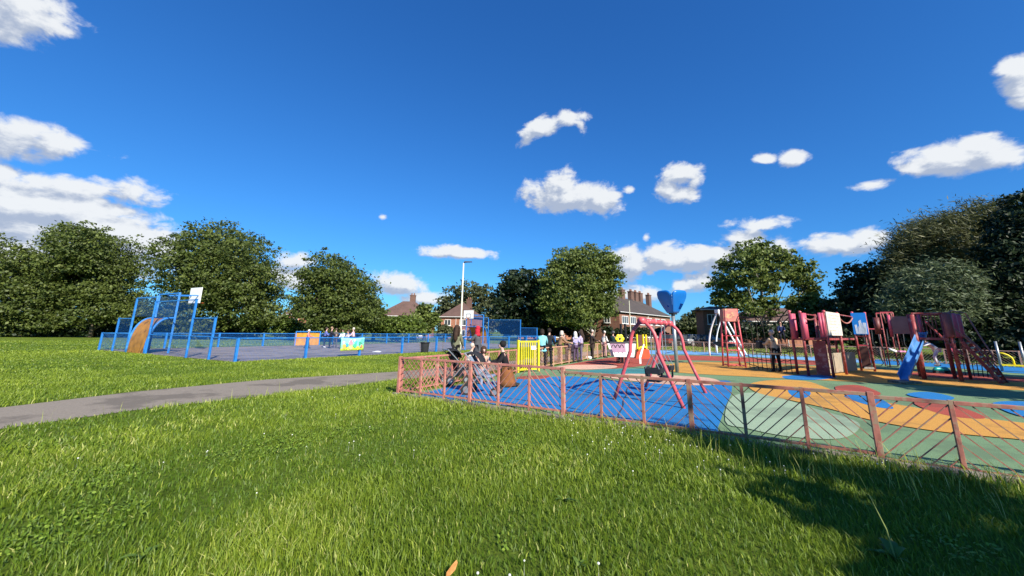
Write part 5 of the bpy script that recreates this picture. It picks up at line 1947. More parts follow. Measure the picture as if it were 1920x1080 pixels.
    if skirt:
        mb = MB()
        c0 = J["pel"] + Z * .08 * s
        low_ = min(J["kn0"].z, J["kn1"].z) - .22 * s
        cx_ = (J["kn0"] + J["kn1"] + J["an0"] + J["an1"]) / 4
        c1 = Vector((c0.x * .5 + cx_.x * .5, c0.y * .5 + cx_.y * .5, max(low_, base.z + .05)))
        mb.tube([c0, c0.lerp(c1, .4), c0.lerp(c1, .75), c1], [.15 * s, .2 * s, .25 * s, .29 * s], 16)
        mb.build("skirt", cloth(skirt), t, smooth=True)
    for i in (0, 1):
        mb = MB()
        a, b = J["an%d" % i], J["to%d" % i]
        d = (b - a)
        mb.tube([a - d * .45 - Z * .03 * s, a + Z * .02 * s, a + d * .5 - Z * .005 * s, b, b + d * .25], [.03 * s, .048 * s, .045 * s, .04 * s, .02 * s], 9)
        mb.build("shoe", cloth(shoes), t, smooth=True)
    # ---- hair / hat
    hc = J["head"]
    hr = .108 * s * hs_
    mb = MB()
    mb.ball(hc + up_ * .040 * s * hs_ - hf * .040 * s * hs_, hr * .96, (1.0, 1.0, 1.05), 14, 8)
    if hairlen == "long":
        b0 = hc - hf * .075 * s
        mb.tube([b0 + up_ * .05 * s, b0 - up_ * .08 * s - hf * .02 * s, J["neckb"] - fwd * .12 * s - Z * .02 * s, J["chest"] - fwd * .155 * s - Z * .06 * s, J["chest"] - fwd * .15 * s - Z * .17 * s], [.07 * s, .085 * s, .095 * s, .085 * s, .03 * s], 10)
        for sg in (-1, 1):
            mb.tube([hc + rt * sg * .08 * s + up_ * .04 * s, hc + rt * sg * .105 * s - up_ * .09 * s - fwd * .03 * s, J["neckb"] + rt * sg * .12 * s - fwd * .1 * s - Z * .1 * s], [.05 * s, .055 * s, .025 * s], 8)
    elif hairlen == "bob":
        b0 = hc - hf * .04 * s
        mb.tube([b0 + up_ * .05 * s, b0 - up_ * .07 * s, b0 - up_ * .13 * s], [.10 * s * hs_, .112 * s * hs_, .07 * s], 12)
    elif hairlen == "bun":
        mb.ball(hc - hf * .10 * s + up_ * .09 * s, .05 * s)
    elif hairlen == "scarf":
        b0 = hc - hf * .02 * s
        mb.tube([b0 + up_ * .02 * s, b0 - up_ * .10 * s, J["neckb"] + Z * .01 * s, J["neckb"] - Z * .07 * s], [.11 * s, .105 * s, .12 * s, .15 * s], 12)
    mb.build("headscarf" if hairlen == "scarf" else "hair", cloth(hair), t, smooth=True)
    if hat:
        mb = MB()
        mb.ball(hc + up_ * .055 * s, hr * 1.08, (1, 1, .85), 14, 8)
        mb.tube([hc + up_ * .03 * s, hc + up_ * .055 * s], hr * 1.12, 14)
        mb.build("hat", cloth(hat), t, smooth=True)
    # face: eyes, mouth and ears
    mb = MB()
    for sg in (-1, 1):
        mb.ball(hc + hf * .088 * s * hs_ + rt * (sg * .034 * s * hs_ * math.cos(headturn)) - fwd * (sg * .034 * s * hs_ * math.sin(headturn)), .011 * s * hs_, (1, 1, .8), 8, 5)
    mb.build("eyes", M["black"], t)
    mb = MB()
    mc = J["jaw"] + hf * .068 * s * hs_
    hx = rt * math.cos(headturn) - fwd * math.sin(headturn)
    mb.tube([mc - hx * .024 * s, mc + hf * .004, mc + hx * .024 * s], [.004 * s, .008 * s, .004 * s], 6)
    mb.build("mouth", cloth((.35, .12, .11)), t)
    if scarf:
        mb = MB()
        mb.tube([J["neckb"] + Vector((.11 * s * math.cos(a), .11 * s * math.sin(a), .015 * s)) for a in [2 * math.pi * k / 12 for k in range(13)]], .04 * s, 7, cap=False)
        mb.build("scarf", cloth(scarf), t, smooth=True)
    return t, J


GREY = (.10, .10, .11)
# the man in the beige jacket, his back to the photographer
man, MJ = person("man in beige jacket and black trousers standing with his back turned beside the rope bridge", G(1458, 698.5), 8, 1.74, (.60, .42, .27), (.012, .012, .014), (.42, .36, .32), (.012, .012, .012), lean=.12, arms=((.55, 1.1), (.2, .35)), stance=.16, coat=.12, headturn=-.3, hip=((.06, .06), (-.05, .02)))
bg_ = MJ["wr0"]
sb = thing("shoulder_bag", bg_, "small black bag held at the left side of the man in beige", "bag")
mb = MB(); mb.box(bg_ + Vector((-.10, .05, -.05)), (.26, .16, .32), .2); mb.build("bag_body", M["char"], sb, bevel=.03)
mb = MB(); mb.tube([bg_ + Vector((-.16, .05, .10)), MJ["sh0"] + Vector((-.05, -.10, .06)), MJ["sh0"] + Vector((.12, -.16, -.1)), bg_ + Vector((.0, -.02, .05))], .014, 6); mb.build("strap", M["black"], sb)
ch, CJ = person("child in navy top sitting high on the rope bridge beyond the man", (G(1474, 689).x, G(1474, 689).y, 0), 150, 1.2, (.015, .025, .08), (.02, .02, .03), (.03, .02, .015), hip=((1.3, 1.2), (1.1, 1.3)), seat=HZ(1474, 689, 627), arms=((.5, .9), (.4, .8)))

# grown-ups along the side fence
person("woman in pale blue hooded coat leaning over the side fence, facing away", G(1017, 690), -6, 1.66, (.20, .52, .58), (.012, .012, .016), (.025, .018, .015), lean=.32, arms=((.8, .5), (.75, .4)), coat=.16, hairlen="bob", headturn=.5)
person("person in black standing close beside the pale blue coat", G(1029, 688), -20, 1.68, (.015, .016, .02), (.014, .014, .016), (.02, .015, .012), lean=.22, arms=((.6, .6), (.5, .5)), coat=.1)
person("woman in olive coat with long brown hair, back turned, nearest the street lamp", G(853, 696), -10, 1.72, (.15, .15, .09), (.012, .011, .011), (.042, .024, .016), lean=.04, arms=((.2, .3), (.25, .5)), coat=.18, hairlen="long")
person("woman with bright red headscarf and grey coat holding a baby's white bottle", G(893, 694), 62, 1.70, (.085, .087, .095), (.05, .05, .06), (.42, .018, .035), arms=((.6, 1.2), (.55, 1.25)), coat=.26, hairlen="scarf")
person("person in tan top and dark waistcoat stooping at the fence with a pale bundle", G(1049, 682.5), -70, 1.60, (.26, .15, .085), (.05, .045, .05), (.52, .45, .38), lean=.28, arms=((.5, 1.0), (.6, .9)), hairlen="bob")
person("stooping person in brown padded coat beside the tan top", G(1064, 681.5), 55, 1.66, (.13, .092, .085), (.08, .06, .07), (.025, .02, .018), lean=.55, arms=((.7, .5), (.6, .6)), coat=.2)
person("child in dark purple coat behind the stooping brown coat", G(1073, 680.5), 20, 1.15, (.03, .022, .035), (.04, .03, .04), (.03, .022, .02), arms=((.2, .3), (.3, .4)))
person("woman in white headscarf and lilac checked top at the side fence", G(1080, 679.5), -160, 1.55, (.36, .33, .52), (.09, .06, .11), (.62, .60, .56), hairlen="scarf", arms=((.4, 1.1), (.4, 1.0)))
person("woman in pale lilac top with dark ponytail turned left to the white headscarf", G(1090, 678.5), 85, 1.66, (.42, .37, .50), (.12, .10, .15), (.04, .026, .02), hairlen="long", arms=((.6, 1.1), (.5, 1.2)))
person("person in long dark brown coat and pale hat facing right by the tall tree", G(1111, 674), -80, 1.66, (.035, .026, .02), (.05, .035, .03), (.05, .035, .025), hat=(.50, .42, .36), arms=((.4, .9), (.5, .9)), coat=.3)
person("person in white jacket, white cap and pale trousers left of the cow panel", G(1134, 671), -60, 1.62, (.66, .65, .60), (.42, .25, .24), (.05, .04, .035), hat=(.62, .6, .55), arms=((.5, .8), (.3, .5)), coat=.04)
person("person in dark teal jacket and grey cap behind the cow panel", G(1151, 669), -30, 1.62, (.012, .035, .035), (.02, .02, .025), (.05, .05, .05), hat=(.22, .22, .22), arms=((.3, .7), (.3, .6)))
# seated group in the near corner
person("child in cream top perched by the fence corner with pale cap", (G(876, 707).x, G(876, 707).y, 0), -75, 1.36, (.66, .60, .52), (.05, .05, .06), (.55, .45, .36), lean=.3, hip=((1.35, 1.45), (1.25, 1.35)), seat=.42, arms=((.7, .6), (.5, .8)), hairlen="short")
person("brown haired person in peach and white top sitting low behind the near fence", (G(904, 719).x, G(904, 719).y, 0), -165, 1.5, (.58, .36, .27), (.20, .24, .32), (.055, .028, .018), lean=.18, hip=((1.45, 1.3), (1.4, 1.4)), seat=.30, arms=((.8, .7), (.7, .9)), hairlen="bob")
person("kneeling woman in black top and rust skirt just behind the near fence", (G(949, 726).x, G(949, 726).y, 0), 95, 1.64, (.014, .012, .013), (.15, .07, .03), (.014, .012, .012), lean=.22, hip=((.35, 1.9), (.25, 1.8)), arms=((.5, .9), (.6, .8)), hairlen="bun", skirt=(.20, .075, .025))

# children and grown-ups on the court
person("lone child in white cap and reddish top walking by the orange goal", G(575, 653.5), -75, 1.42, (.62, .20, .17), (.045, .05, .055), (.3, .26, .22), hat=(.68, .64, .62), arms=((.6, .8), (.3, .5)), hip=((.25, .15), (-.2, .1)))
person("person in blue top and dark jeans standing left of the painted banner", G(607, 652), -70, 1.62, (.12, .14, .36), (.02, .024, .05), (.05, .035, .03), lean=.12, arms=((.4, .8), (.4, .8)), shoes=(.5, .5, .5))
person("person in dark navy clothes with bright hair beside the blue top", G(617, 653), -60, 1.66, (.014, .015, .03), (.012, .013, .02), (.30, .20, .12), lean=.1, arms=((.5, .9), (.4, .8)))
person("person in grey jumper just left of the banner's edge", G(627, 652), 20, 1.55, (.09, .085, .085), (.10, .09, .09), (.10, .07, .05), lean=.15, arms=((.5, .8), (.4, .8)))
person("child in white cardigan and green top behind the left half of the banner", G(640, 654), 170, 1.46, (.56, .62, .60), (.02, .22, .12), (.04, .028, .02), arms=((.3, .8), (.3, .8)), scarf=(.03, .26, .14))
person("child in pale grey top behind the middle of the banner", G(650, 654), 160, 1.34, (.46, .44, .46), (.08, .08, .1), (.06, .045, .04), arms=((.4, .8), (.3, .8)))
person("white haired person in pink and white top behind the banner's right edge", G(661, 654), 100, 1.62, (.62, .42, .46), (.06, .05, .06), (.60, .52, .45), lean=.12, arms=((.4, .9), (.5, .9)))
# child in white bending under the slide tower
wz = G(1766, 701)
person("child all in white stooping on a teal toy beside the blue slide", (wz.x, wz.y, .30), 70, 1.42, (.62, .62, .66), (.60, .60, .64), (.07, .05, .04), shoes=(.3, .3, .3), lean=.8, hip=((.55, .75), (.2, .5)), arms=((1.1, .4), (1.0, .5)))
sc2 = thing("toy_scooter", wz, "small teal ride-on toy under the child in white", "toy")
mb = MB(); mb.tube([wz + Vector((-.34, 0, .16)), wz + Vector((-.22, 0, .20)), wz + Vector((.25, .02, .20)), wz + Vector((.40, .02, .15))], [.04, .09, .10, .04], 10); mb.build("toy_body", mat("teal_plastic", (.01, .30, .28), .35, .1, 4), sc2, smooth=True)
for dx_ in (-.25, .28):
    mb = MB(); mb.tube([wz + Vector((dx_, -.07, .075)), wz + Vector((dx_, .07, .075))], .075, 14); mb.build("wheel", M["tyre"], sc2)
# legs of a child on a low swing seat, seen past the slide
pz = G(1690, 690)
pt = thing("swing_seat_toy", pz, "small pink and white hanging seat left of the blue slide", "swing seat")
c = pz + Z * HZ(1690, 690, 659)
mb = MB(); mb.box(c + Vector((.12, 0, 0)), (.42, .26, .09), .2); mb.build("seat", mat("pink_seat", (.62, .22, .36), .5, .1, 4), pt, bevel=.03)
mb = MB(); mb.tube([c + Vector((-.12, 0, .0)), c + Vector((-.28, 0, .06)), c + Vector((-.42, .02, .12))], [.07, .07, .05], 8); mb.build("seat_front", M["white"], pt, smooth=True)
for dx_ in (-.05, .3):
    mb = MB(); mb.tube([c + Vector((dx_, 0, .04)), c + Vector((dx_, 0, HZ(1690, 690, 590) - c.z))], .014, 6); mb.build("rope", M["rope"], pt)


# ------------------------------------------------------------------ pushchairs
def pushchair(label, p, face, hood, body, group="pushchairs in the near corner"):
    t = thing("pushchair", p, label, "pushchair", group)
    ca, sa = math.cos(R(face)), math.sin(R(face))
    f = Vector((-sa, ca, 0)); r_ = Vector((ca, sa, 0))
    P = lambda a, b, z: p + r_ * a + f * b + Z * z
    for a in (-.24, .24):
        for b, rad in ((-.34, .15), (.36, .11)):
            mb = MB(); mb.tube([P(a - .02, b, rad), P(a + .02, b, rad)], rad, 18)
            wh = mb.build("wheel", M["tyre"], t)
            mb = MB(); mb.tube([P(a - .024, b, rad), P(a + .024, b, rad)], rad * .55, 12); mb.build("rim", M["grey"], wh)
    mb = MB()
    for a in (-.24, .24):
        mb.tube([P(a, .36, .11), P(a, .05, .55), P(a, -.42, 1.0)], .016, 6)
        mb.tube([P(a, -.34, .15), P(a, .10, .62)], .016, 6)
    mb.tube([P(-.24, -.42, 1.0), P(.24, -.42, 1.0)], .022, 8)
    mb.build("frame", M["grey"], t)
    mb = MB()
    mb.hexa([P(-.2, -.12, .40), P(.2, -.12, .40), P(.2, .30, .44), P(-.2, .30, .44)], [P(-.2, -.12, .47), P(.2, -.12, .47), P(.2, .30, .50), P(-.2, .30, .50)])
    mb.hexa([P(-.2, -.32, .92), P(.2, -.32, .92), P(.2, -.10, .47), P(-.2, -.10, .47)], [P(-.2, -.26, .95), P(.2, -.26, .95), P(.2, -.04, .50), P(-.2, -.04, .50)])
    mb.build("seat", cloth(body), t, bevel=.02)
    mb = MB()
    n = 9
    vs = []
    for i in range(n):
        a = math.pi * (.05 + .62 * i / (n - 1))
        for sgn in (-.24, -.12, .12, .24):
            k = .31 if abs(sgn) < .2 else .26
            vs.append(P(sgn, -.24 + k * math.cos(a) * .9, .72 + k * math.sin(a)))
    fs = [(i * 4 + j, i * 4 + j + 1, (i + 1) * 4 + j + 1, (i + 1) * 4 + j) for i in range(n - 1) for j in range(3)]
    mb.add(vs, fs)
    o = mb.build("hood", cloth(hood), t, smooth=True)
    sd = o.modifiers.new("thick", "SOLIDIFY"); sd.thickness = .015
    return t


pushchair("black pushchair parked left of the child in cream top", G(858, 722), -60, (.012, .012, .014), (.02, .02, .024))
pushchair("black pushchair with grey-blue seat in front of the peach top", G(904, 741), -100, (.02, .02, .024), (.20, .24, .32))
bnc = thing("bench", G(884, 708), "low dark bench behind the near fence corner", "bench")
p = G(884, 708)
mb = MB(); mb.box(p + Z * .40, (1.0, .34, .05), .4); mb.build("seat", M["brownpanel"], bnc)
for k in (-.42, .42):
    mb = MB(); mb.box(p + Vector((k * math.cos(.4), k * math.sin(.4), .19)), (.06, .3, .37), .4); mb.build("leg", M["char"], bnc)
bag = G(952, 731)
# ------------------------------------------------------------------ lamp, bin, banner, litter, cars
lp = G(862, 664)
lt = thing("street_lamp", lp, "slim cream street lamp with flat dark head between the court and the side fence", "lamp")
lh = HZ(862, 664, 493)
mb = MB(); mb.tube([lp, lp + Z * 1.2, lp + Z * 1.25, lp + Z * lh], [.085, .085, .06, .045], 12); mb.build("pole", M["lampcream"], lt, smooth=True)
mb = MB()
mb.tube([lp + Z * lh, lp + Z * (lh + .05) + Vector((.12, 0, 0))], .04, 8)
hd_ = lp + Z * (lh + .06)
mb.hexa([hd_ + Vector((.05, -.11, -.03)), hd_ + Vector((.62, -.08, .0)), hd_ + Vector((.62, .08, .0)), hd_ + Vector((.05, .11, -.03))], [hd_ + Vector((.05, -.09, .06)), hd_ + Vector((.6, -.06, .05)), hd_ + Vector((.6, .06, .05)), hd_ + Vector((.05, .09, .06))])
mb.build("lamp_head", M["char"], lt, bevel=.01)
mb = MB(); mb.tube([lp, lp + Z * .02, lp + Z * .1], [.14, .13, .09], 12); mb.build("base_collar", M["grey"], lt)
l2 = at(1183, 632, 56); l2.z = 0
lt2 = thing("street_lamp", l2, "thin pale lamp post in front of the brick terrace", "lamp")
lh2 = at(1181, 563, 56).z
mb = MB(); mb.tube([l2, l2 + Z * lh2], [.08, .05], 8); mb.build("pole", M["lampcream"], lt2)
mb = MB(); mb.box(l2 + Z * (lh2 + .05) + Vector((.25, 0, 0)), (.6, .2, .1)); mb.build("lamp_head", M["char"], lt2)

bp_ = G(796, 661.5)
bt = thing("litter_bin", bp_, "round black litter bin on the grass beside the court fence", "bin")
mb = MB(); mb.lathe([(.23, .02), (.25, .06), (.29, .62), (.30, .66), (.27, .66), (.24, .1)], bp_, 24); mb.build("bin_body", M["char"], bt, smooth=True)
mb = MB(); mb.lathe([(.31, .64), (.33, .66), (.33, .71), (.31, .73), (.27, .72), (.27, .66)], bp_, 24); mb.build("rim", M["black"], bt, smooth=True)
mb = MB(); mb.tube([bp_ + Vector((.295, 0, .4)), bp_ + Vector((.31, 0, .55))], .02, 6); mb.build("lock", M["grey"], bt)

# painted banner tied to the court fence
ba, bb_ = CA + CU * ((G(622, 668) - CA).dot(CU)), CA + CU * ((G(667, 666) - CA).dot(CU))
bdir_ = (bb_ - ba).normalized()
bn = Vector((bdir_.y, -bdir_.x, 0))
BL = (bb_ - ba).length
bo = thing("banner", ba, "child-painted banner with blue sky, green grass and coloured blobs tied to the court fence", "banner")
z0b, z1b = HZ(645, 667, 656), HZ(645, 667, 632.5)
BH = z1b - z0b
nx, nz_ = 12, 6
mb = MB()
W = lambda i, j: ba + bdir_ * (BL * i / nx) + Z * (z0b + BH * j / nz_ - .04 * math.sin(math.pi * i / nx) * (j / nz_)) + bn * (.10 + .02 * math.sin(i * 1.7) )
for j in range(nz_ + 1):
    for i in range(nx + 1):
        mb.v.append(tuple(W(i, j)))
for j in range(nz_):
    for i in range(nx):
        a = j * (nx + 1) + i
        mb.f.append((a, a + 1, a + nx + 2, a + nx + 1))
bm_ = bpy.data.materials.new("painted_banner_cloth")
bm_.use_nodes = True
t_ = bm_.node_tree
tcn = N(t_, "ShaderNodeTexCoord"); spx = N(t_, "ShaderNodeSeparateXYZ"); t_.links.new(tcn.outputs["Object"], spx.inputs[0])
nzz = N(t_, "ShaderNodeTexNoise"); nzz.inputs["Scale"].default_value = 5; t_.links.new(tcn.outputs["Object"], nzz.inputs["Vector"])
hh_ = math_node(t_, "ADD", spx.outputs[2], math_node(t_, "MULTIPLY", math_node(t_, "SUBTRACT", nzz.outputs[0], .5), .5))
rp = N(t_, "ShaderNodeValToRGB"); rp.color_ramp.interpolation = "EASE"
mr_ = N(t_, "ShaderNodeMapRange"); mr_.inputs[1].default_value, mr_.inputs[2].default_value = z0b, z1b
t_.links.new(hh_, mr_.inputs[0]); t_.links.new(mr_.outputs[0], rp.inputs[0])
rp.color_ramp.elements[0].position, rp.color_ramp.elements[0].color = .12, (.55, .72, .06, 1)
rp.color_ramp.elements[1].position, rp.color_ramp.elements[1].color = .55, (.25, .68, .78, 1)
e_ = rp.color_ramp.elements.new(.36); e_.color = (.22, .60, .30, 1)
t_.links.new(rp.outputs[0], t_.nodes["Principled BSDF"].inputs["Base Color"])
t_.nodes["Principled BSDF"].inputs["Roughness"].default_value = .8
bob = mb.build("banner_cloth", bm_, bo, smooth=True)
sd = bob.modifiers.new("thick", "SOLIDIFY"); sd.thickness = .006
rng = random.Random(4)
blobs = [(.10, .62, .06, (.75, .45, .62)), (.13, .32, .09, (.75, .42, .10)), (.24, .42, .07, (.05, .35, .55)), (.40, .62, .11, (.72, .30, .36)), (.42, .25, .09, (.75, .5, .25)), (.60, .38, .09, (.08, .55, .30)), (.64, .62, .06, (.08, .5, .6)), (.80, .55, .07, (.05, .38, .22)), (.90, .72, .10, (.12, .5, .4)), (.88, .3, .06, (.5, .2, .1)), (.72, .18, .07, (.75, .65, .05)), (.30, .15, .06, (.78, .7, .1)), (.55, .78, .05, (.8, .75, .7))]
for i, (u, v, rr, c) in enumerate(blobs):
    mb = MB()
    ctr = ba + bdir_ * (BL * u) + Z * (z0b + BH * v) + bn * .13
    mb.prism([ctr + bdir_ * (rr * 1.2 * math.cos(a) * (1 + .25 * math.sin(3 * a + i))) + Z * (rr * 1.5 * math.sin(a)) for a in [2 * math.pi * k / 14 for k in range(14)]], bn * .004)
    mb.build("painted_blob", mat("banner_paint_%d" % i if False else "banner_paint", c, .8, .15, 8), bob)
for k in (0, 1):
    p = (ba, bb_)[k] + Z * (z1b - .02)
    mb = MB(); mb.tube([p + bn * .11, p - bn * .02, p + bn * .0 + Z * .03], .012, 5); mb.build("tie", M["white"], bo)

lit = G(706, 660.5)
mb = MB(); mb.add([lit + Vector((-.28, -.08, .03)), lit + Vector((.26, -.1, .02)), lit + Vector((.3, .12, .06)), lit + Vector((.02, .16, .10)), lit + Vector((-.24, .1, .03))], [(0, 1, 3), (1, 2, 3), (0, 3, 4)])
o = mb.build("litter", M["white"]); sd = o.modifiers.new("thick", "SOLIDIFY"); sd.thickness = .008
tag(o, "crumpled white paper lying on the court near the bin", "litter")
lit = G(1104, 674)
mb = MB(); mb.ball(lit + Z * .10, .16, (1.3, .8, .65), 9, 5)
tag(mb.build("plastic_bag", M["white"], smooth=False), "white plastic bag at the foot of the side fence beside the red rubber", "bag")


def car(label, p, face, col, group="cars parked beyond the far fence", proto=[]):
    t = thing("parked_car", p, label, "car", group)
    ca, sa = math.cos(face), math.sin(face)
    f = Vector((ca, sa, 0)); r_ = Vector((-sa, ca, 0))
    P = lambda a, b, z: p + f * a + r_ * b + Z * z
    prof = [(-2.05, .35), (-2.1, .75), (-1.95, .92), (-1.2, .95), (1.0, .93), (1.9, .78), (2.08, .62), (2.05, .32)]
    mb = MB(); mb.prism([P(a, -.85, z) for a, z in prof], r_ * 1.7); mb.build("body", mat("car_paint", col, .25, .05, 3, metal=.2, spec=.6), t, bevel=.06)
    cab = [(-1.75, .93), (-1.35, 1.42), (.25, 1.46), (1.05, .93)]
    mb = MB(); mb.hexa([P(-1.8, -.82, .92), P(1.05, -.82, .92), P(1.05, .82, .92), P(-1.8, .82, .92)], [P(-1.35, -.66, 1.43), P(.25, -.66, 1.43), P(.25, .66, 1.43), P(-1.35, .66, 1.43)]); mb.build("windows", M["glass"], t, bevel=.03)
    mb = MB(); mb.hexa([P(-1.4, -.68, 1.42), P(.3, -.68, 1.42), P(.3, .68, 1.42), P(-1.4, .68, 1.42)], [P(-1.3, -.6, 1.48), P(.2, -.6, 1.48), P(.2, .6, 1.48), P(-1.3, .6, 1.48)]); mb.build("roof", mat("car_roof_paint", col, .25, .05, 3, metal=.2, spec=.6), t, bevel=.02)
    for a in (-1.3, 1.3):
        for b in (-.8, .8):
            mb = MB(); mb.tube([P(a, b - .1, .32), P(a, b + .1, .32)], .32, 16); wh = mb.build("wheel", M["tyre"], t)
            mb = MB(); mb.tube([P(a, b - .11, .32), P(a, b + .11, .32)], .2, 10); mb.build("rim", M["grey"], wh)
    for b in (-.6, .6):
        mb = MB(); mb.ball(P(2.03, b, .68), .12, (1, 1, .7), 8, 5); mb.build("headlight", M["white"], t)
    return t


for i, (px, c, lab) in enumerate(((1284, (.015, .015, .018), "black parked car seen left of the white basket swing"), (1303, (.32, .33, .34), "silver parked car between dark ones beyond the far fence"), (1318, (.02, .022, .03), "dark navy parked car just left of the flat roofed block"), (1262, (.25, .05, .04), "dark red parked car behind the flower pole"), (1336, (.05, .05, .055), "charcoal parked car in front of the flat roofed block"))):
    p = at(px, 630, 52); p.z = 0
    car(lab, p, .25 + .1 * i, c)

# ------------------------------------------------------------------ grass: blades of the lawn, one mass nobody could count
def in_poly(x, y, poly):
    c = np.zeros(len(x), bool)
    n = len(poly)
    for i in range(n):
        x0, y0 = poly[i][0], poly[i][1]
        x1, y1 = poly[(i + 1) % n][0], poly[(i + 1) % n][1]
        k = ((y0 > y) != (y1 > y)) & (x < (x1 - x0) * (y - y0) / (y1 - y0 + 1e-12) + x0)
        c ^= k
    return c


def vnoise(x, y, seed, sc_):
    r = np.random.default_rng(seed)
    tab = r.random((64, 64))
    u, v = x / sc_, y / sc_
    i, j = np.floor(u).astype(int), np.floor(v).astype(int)
    fu, fv = u - i, v - j
    fu, fv = fu * fu * (3 - 2 * fu), fv * fv * (3 - 2 * fv)
    g = lambda a, b: tab[a % 64, b % 64]
    return (g(i, j) * (1 - fu) + g(i + 1, j) * fu) * (1 - fv) + (g(i, j + 1) * (1 - fu) + g(i + 1, j + 1) * fu) * fv


path2 = [(p.x, p.y) for p in path_poly]
pg2 = [((p + (nrm * -.03)).x, (p + (nrm * -.03)).y) for p in PG]
ct2 = [(p.x, p.y) for p in (cp(-.05, -.08), cp(CL + .1, -.08), cp(CL + .1, CW + .1), cp(-.05, CW + .1))]


def scatter(r, r0, r1, dens, half=1.03):
    area = half * (r1 * r1 - r0 * r0)
    n = int(area * dens)
    rr = np.sqrt(r.random(n) * (r1 * r1 - r0 * r0) + r0 * r0)
    a = (r.random(n) * 2 - 1) * half
    return rr * np.sin(a), rr * np.cos(a)


def fence_dist(x, y):
    d = np.stack([x - NF0.x, y - NF0.y], 1)
    return d @ np.array([nrm.x, nrm.y]) * -1, d @ np.array([NFD.x, NFD.y])


def path_dist(x, y):
    best = np.full(len(x), 1e9)
    for e in (near_edge, far_edge):
        for a, b in zip(e[:-1], e[1:]):
            ax, ay, bx, by = a[0], a[1], b[0], b[1]
            L2_ = (bx - ax) ** 2 + (by - ay) ** 2
            t = np.clip(((x - ax) * (bx - ax) + (y - ay) * (by - ay)) / L2_, 0, 1)
            best = np.minimum(best, np.hypot(x - ax - t * (bx - ax), y - ay - t * (by - ay)))
    return best


def blades(x, y, h, wd, r, lean_amt, tint, curl=.5):
    n = len(x)
    th = r.random(n) * 2 * np.pi
    dx, dy = np.cos(th), np.sin(th)
    la = r.normal(.9, .9, n)                         # the wind leans blades mostly to the left
    lx, ly = -np.cos(la) * .5 + r.normal(0, .8, n), np.sin(la) * .5 + r.normal(0, .8, n)
    ln = np.hypot(lx, ly) + 1e-6
    k = lean_amt * r.uniform(.3, 1.3, n)
    lx, ly = lx / ln * k * h, ly / ln * k * h
    v = np.empty((n, 7, 3))
    def put(i, px, py, pz): v[:, i, 0], v[:, i, 1], v[:, i, 2] = px, py, pz
    hw = wd / 2
    put(0, x - dx * hw, y - dy * hw, np.full(n, -.005)); put(1, x + dx * hw, y + dy * hw, np.full(n, -.005))
    mx_, my_, mz_ = x + lx * .3, y + ly * .3, h * .55
    put(2, mx_ + dx * hw * .9, my_ + dy * hw * .9, mz_); put(3, mx_ - dx * hw * .9, my_ - dy * hw * .9, mz_)
    zt = h * np.sqrt(np.clip(1 - (k * .55) ** 2, .2, 1))
    put(4, x + lx, y + ly, zt)
    v[:, 5], v[:, 6] = v[:, 3], v[:, 2]
    return v, tint


def grass_object(name, parts, material, label=None):
    V = np.concatenate([p[0] for p in parts]); T = np.concatenate([p[1] for p in parts])
    n = len(V)
    co = V[:, :5].reshape(-1, 3)
    me = bpy.data.meshes.new(name)
    me.vertices.add(n * 5)
    me.vertices.foreach_set("co", np.ascontiguousarray(co, dtype=np.float32).ravel())
    idx = np.arange(n)[:, None] * 5
    quad = idx + np.array([[0, 1, 2, 3]]); tri = idx + np.array([[3, 2, 4]])
    loops = np.concatenate([quad, tri], 1).ravel().astype(np.int32)
    me.loops.add(len(loops))
    me.loops.foreach_set("vertex_index", loops)
    me.polygons.add(n * 2)
    st = np.empty(n * 2, np.int32)
    st[0::2] = np.arange(n) * 7
    st[1::2] = np.arange(n) * 7 + 4
    me.polygons.foreach_set("loop_start", st)
    me.update(calc_edges=True)
    a = me.attributes.new("tint", "FLOAT", "FACE")
    a.data.foreach_set("value", np.repeat(T, 2).astype(np.float32))
    me.materials.append(material)
    o = bpy.data.objects.new(name, me)
    COL.objects.link(o)
    return tag(o, label, "grass", kind="stuff")


GM = leaf_mat("grass_blades", (.085, .155, .010), (.36, .44, .04), .38, rough=.5, third=(.52, .50, .18))
r = np.random.default_rng(77)
parts = []
for (r0, r1, den, wd, hmul) in ((2.2, 4.5, 3600, .0062, 1.0), (4.5, 7.5, 1900, .0085, 1.0), (7.5, 12, 800, .013, 1.0), (12, 20, 520, .015, .95), (20, 34, 170, .028, .9), (34, 60, 44, .055, .85)):
    x, y = scatter(r, r0, r1, den)
    ok = ~(in_poly(x, y, path2) | in_poly(x, y, pg2) | in_poly(x, y, ct2))
    x, y = x[ok], y[ok]
    n = len(x)
    n1_, n2_s, n3_ = vnoise(x, y, 1, 1.7), vnoise(x, y, 2, .45), vnoise(x, y, 3, 5.0)
    clump = .5 * n1_ + .5 * n2_s
    keep = r.random(n) < .45 + .75 * clump
    x, y, n1_, n2_s, n3_, clump = (q[keep] for q in (x, y, n1_, n2_s, n3_, clump))
    n = len(x)
    h = hmul * (.035 + .068 * clump ** 1.3) * r.uniform(.55, 1.35, n)
    fd, fl = fence_dist(x, y)
    near_f = np.exp(-np.clip(fd, 0, 9) / .35) * (fl > -.3)
    pd = path_dist(x, y)
    edge = np.exp(-pd / .13)
    h *= 1 + 1.1 * near_f * r.random(n) + .5 * edge * r.random(n)
    tint = np.clip(.30 + .30 * (n1_ - .5) + .42 * (n3_ - .5) + .25 * (n2_s - .5) + r.normal(0, .13, n) + .10 * near_f, 0, .84)
    dry = r.random(n) < (.035 if r0 < 12 else .01) + .09 * (n1_ > .72) * (r0 < 12) + .22 * edge + .14 * near_f
    tint[dry] = r.uniform(.86, 1.0, dry.sum())
    parts.append(blades(x, y, h, wd * r.uniform(.7, 1.4, n), r, .75, tint))
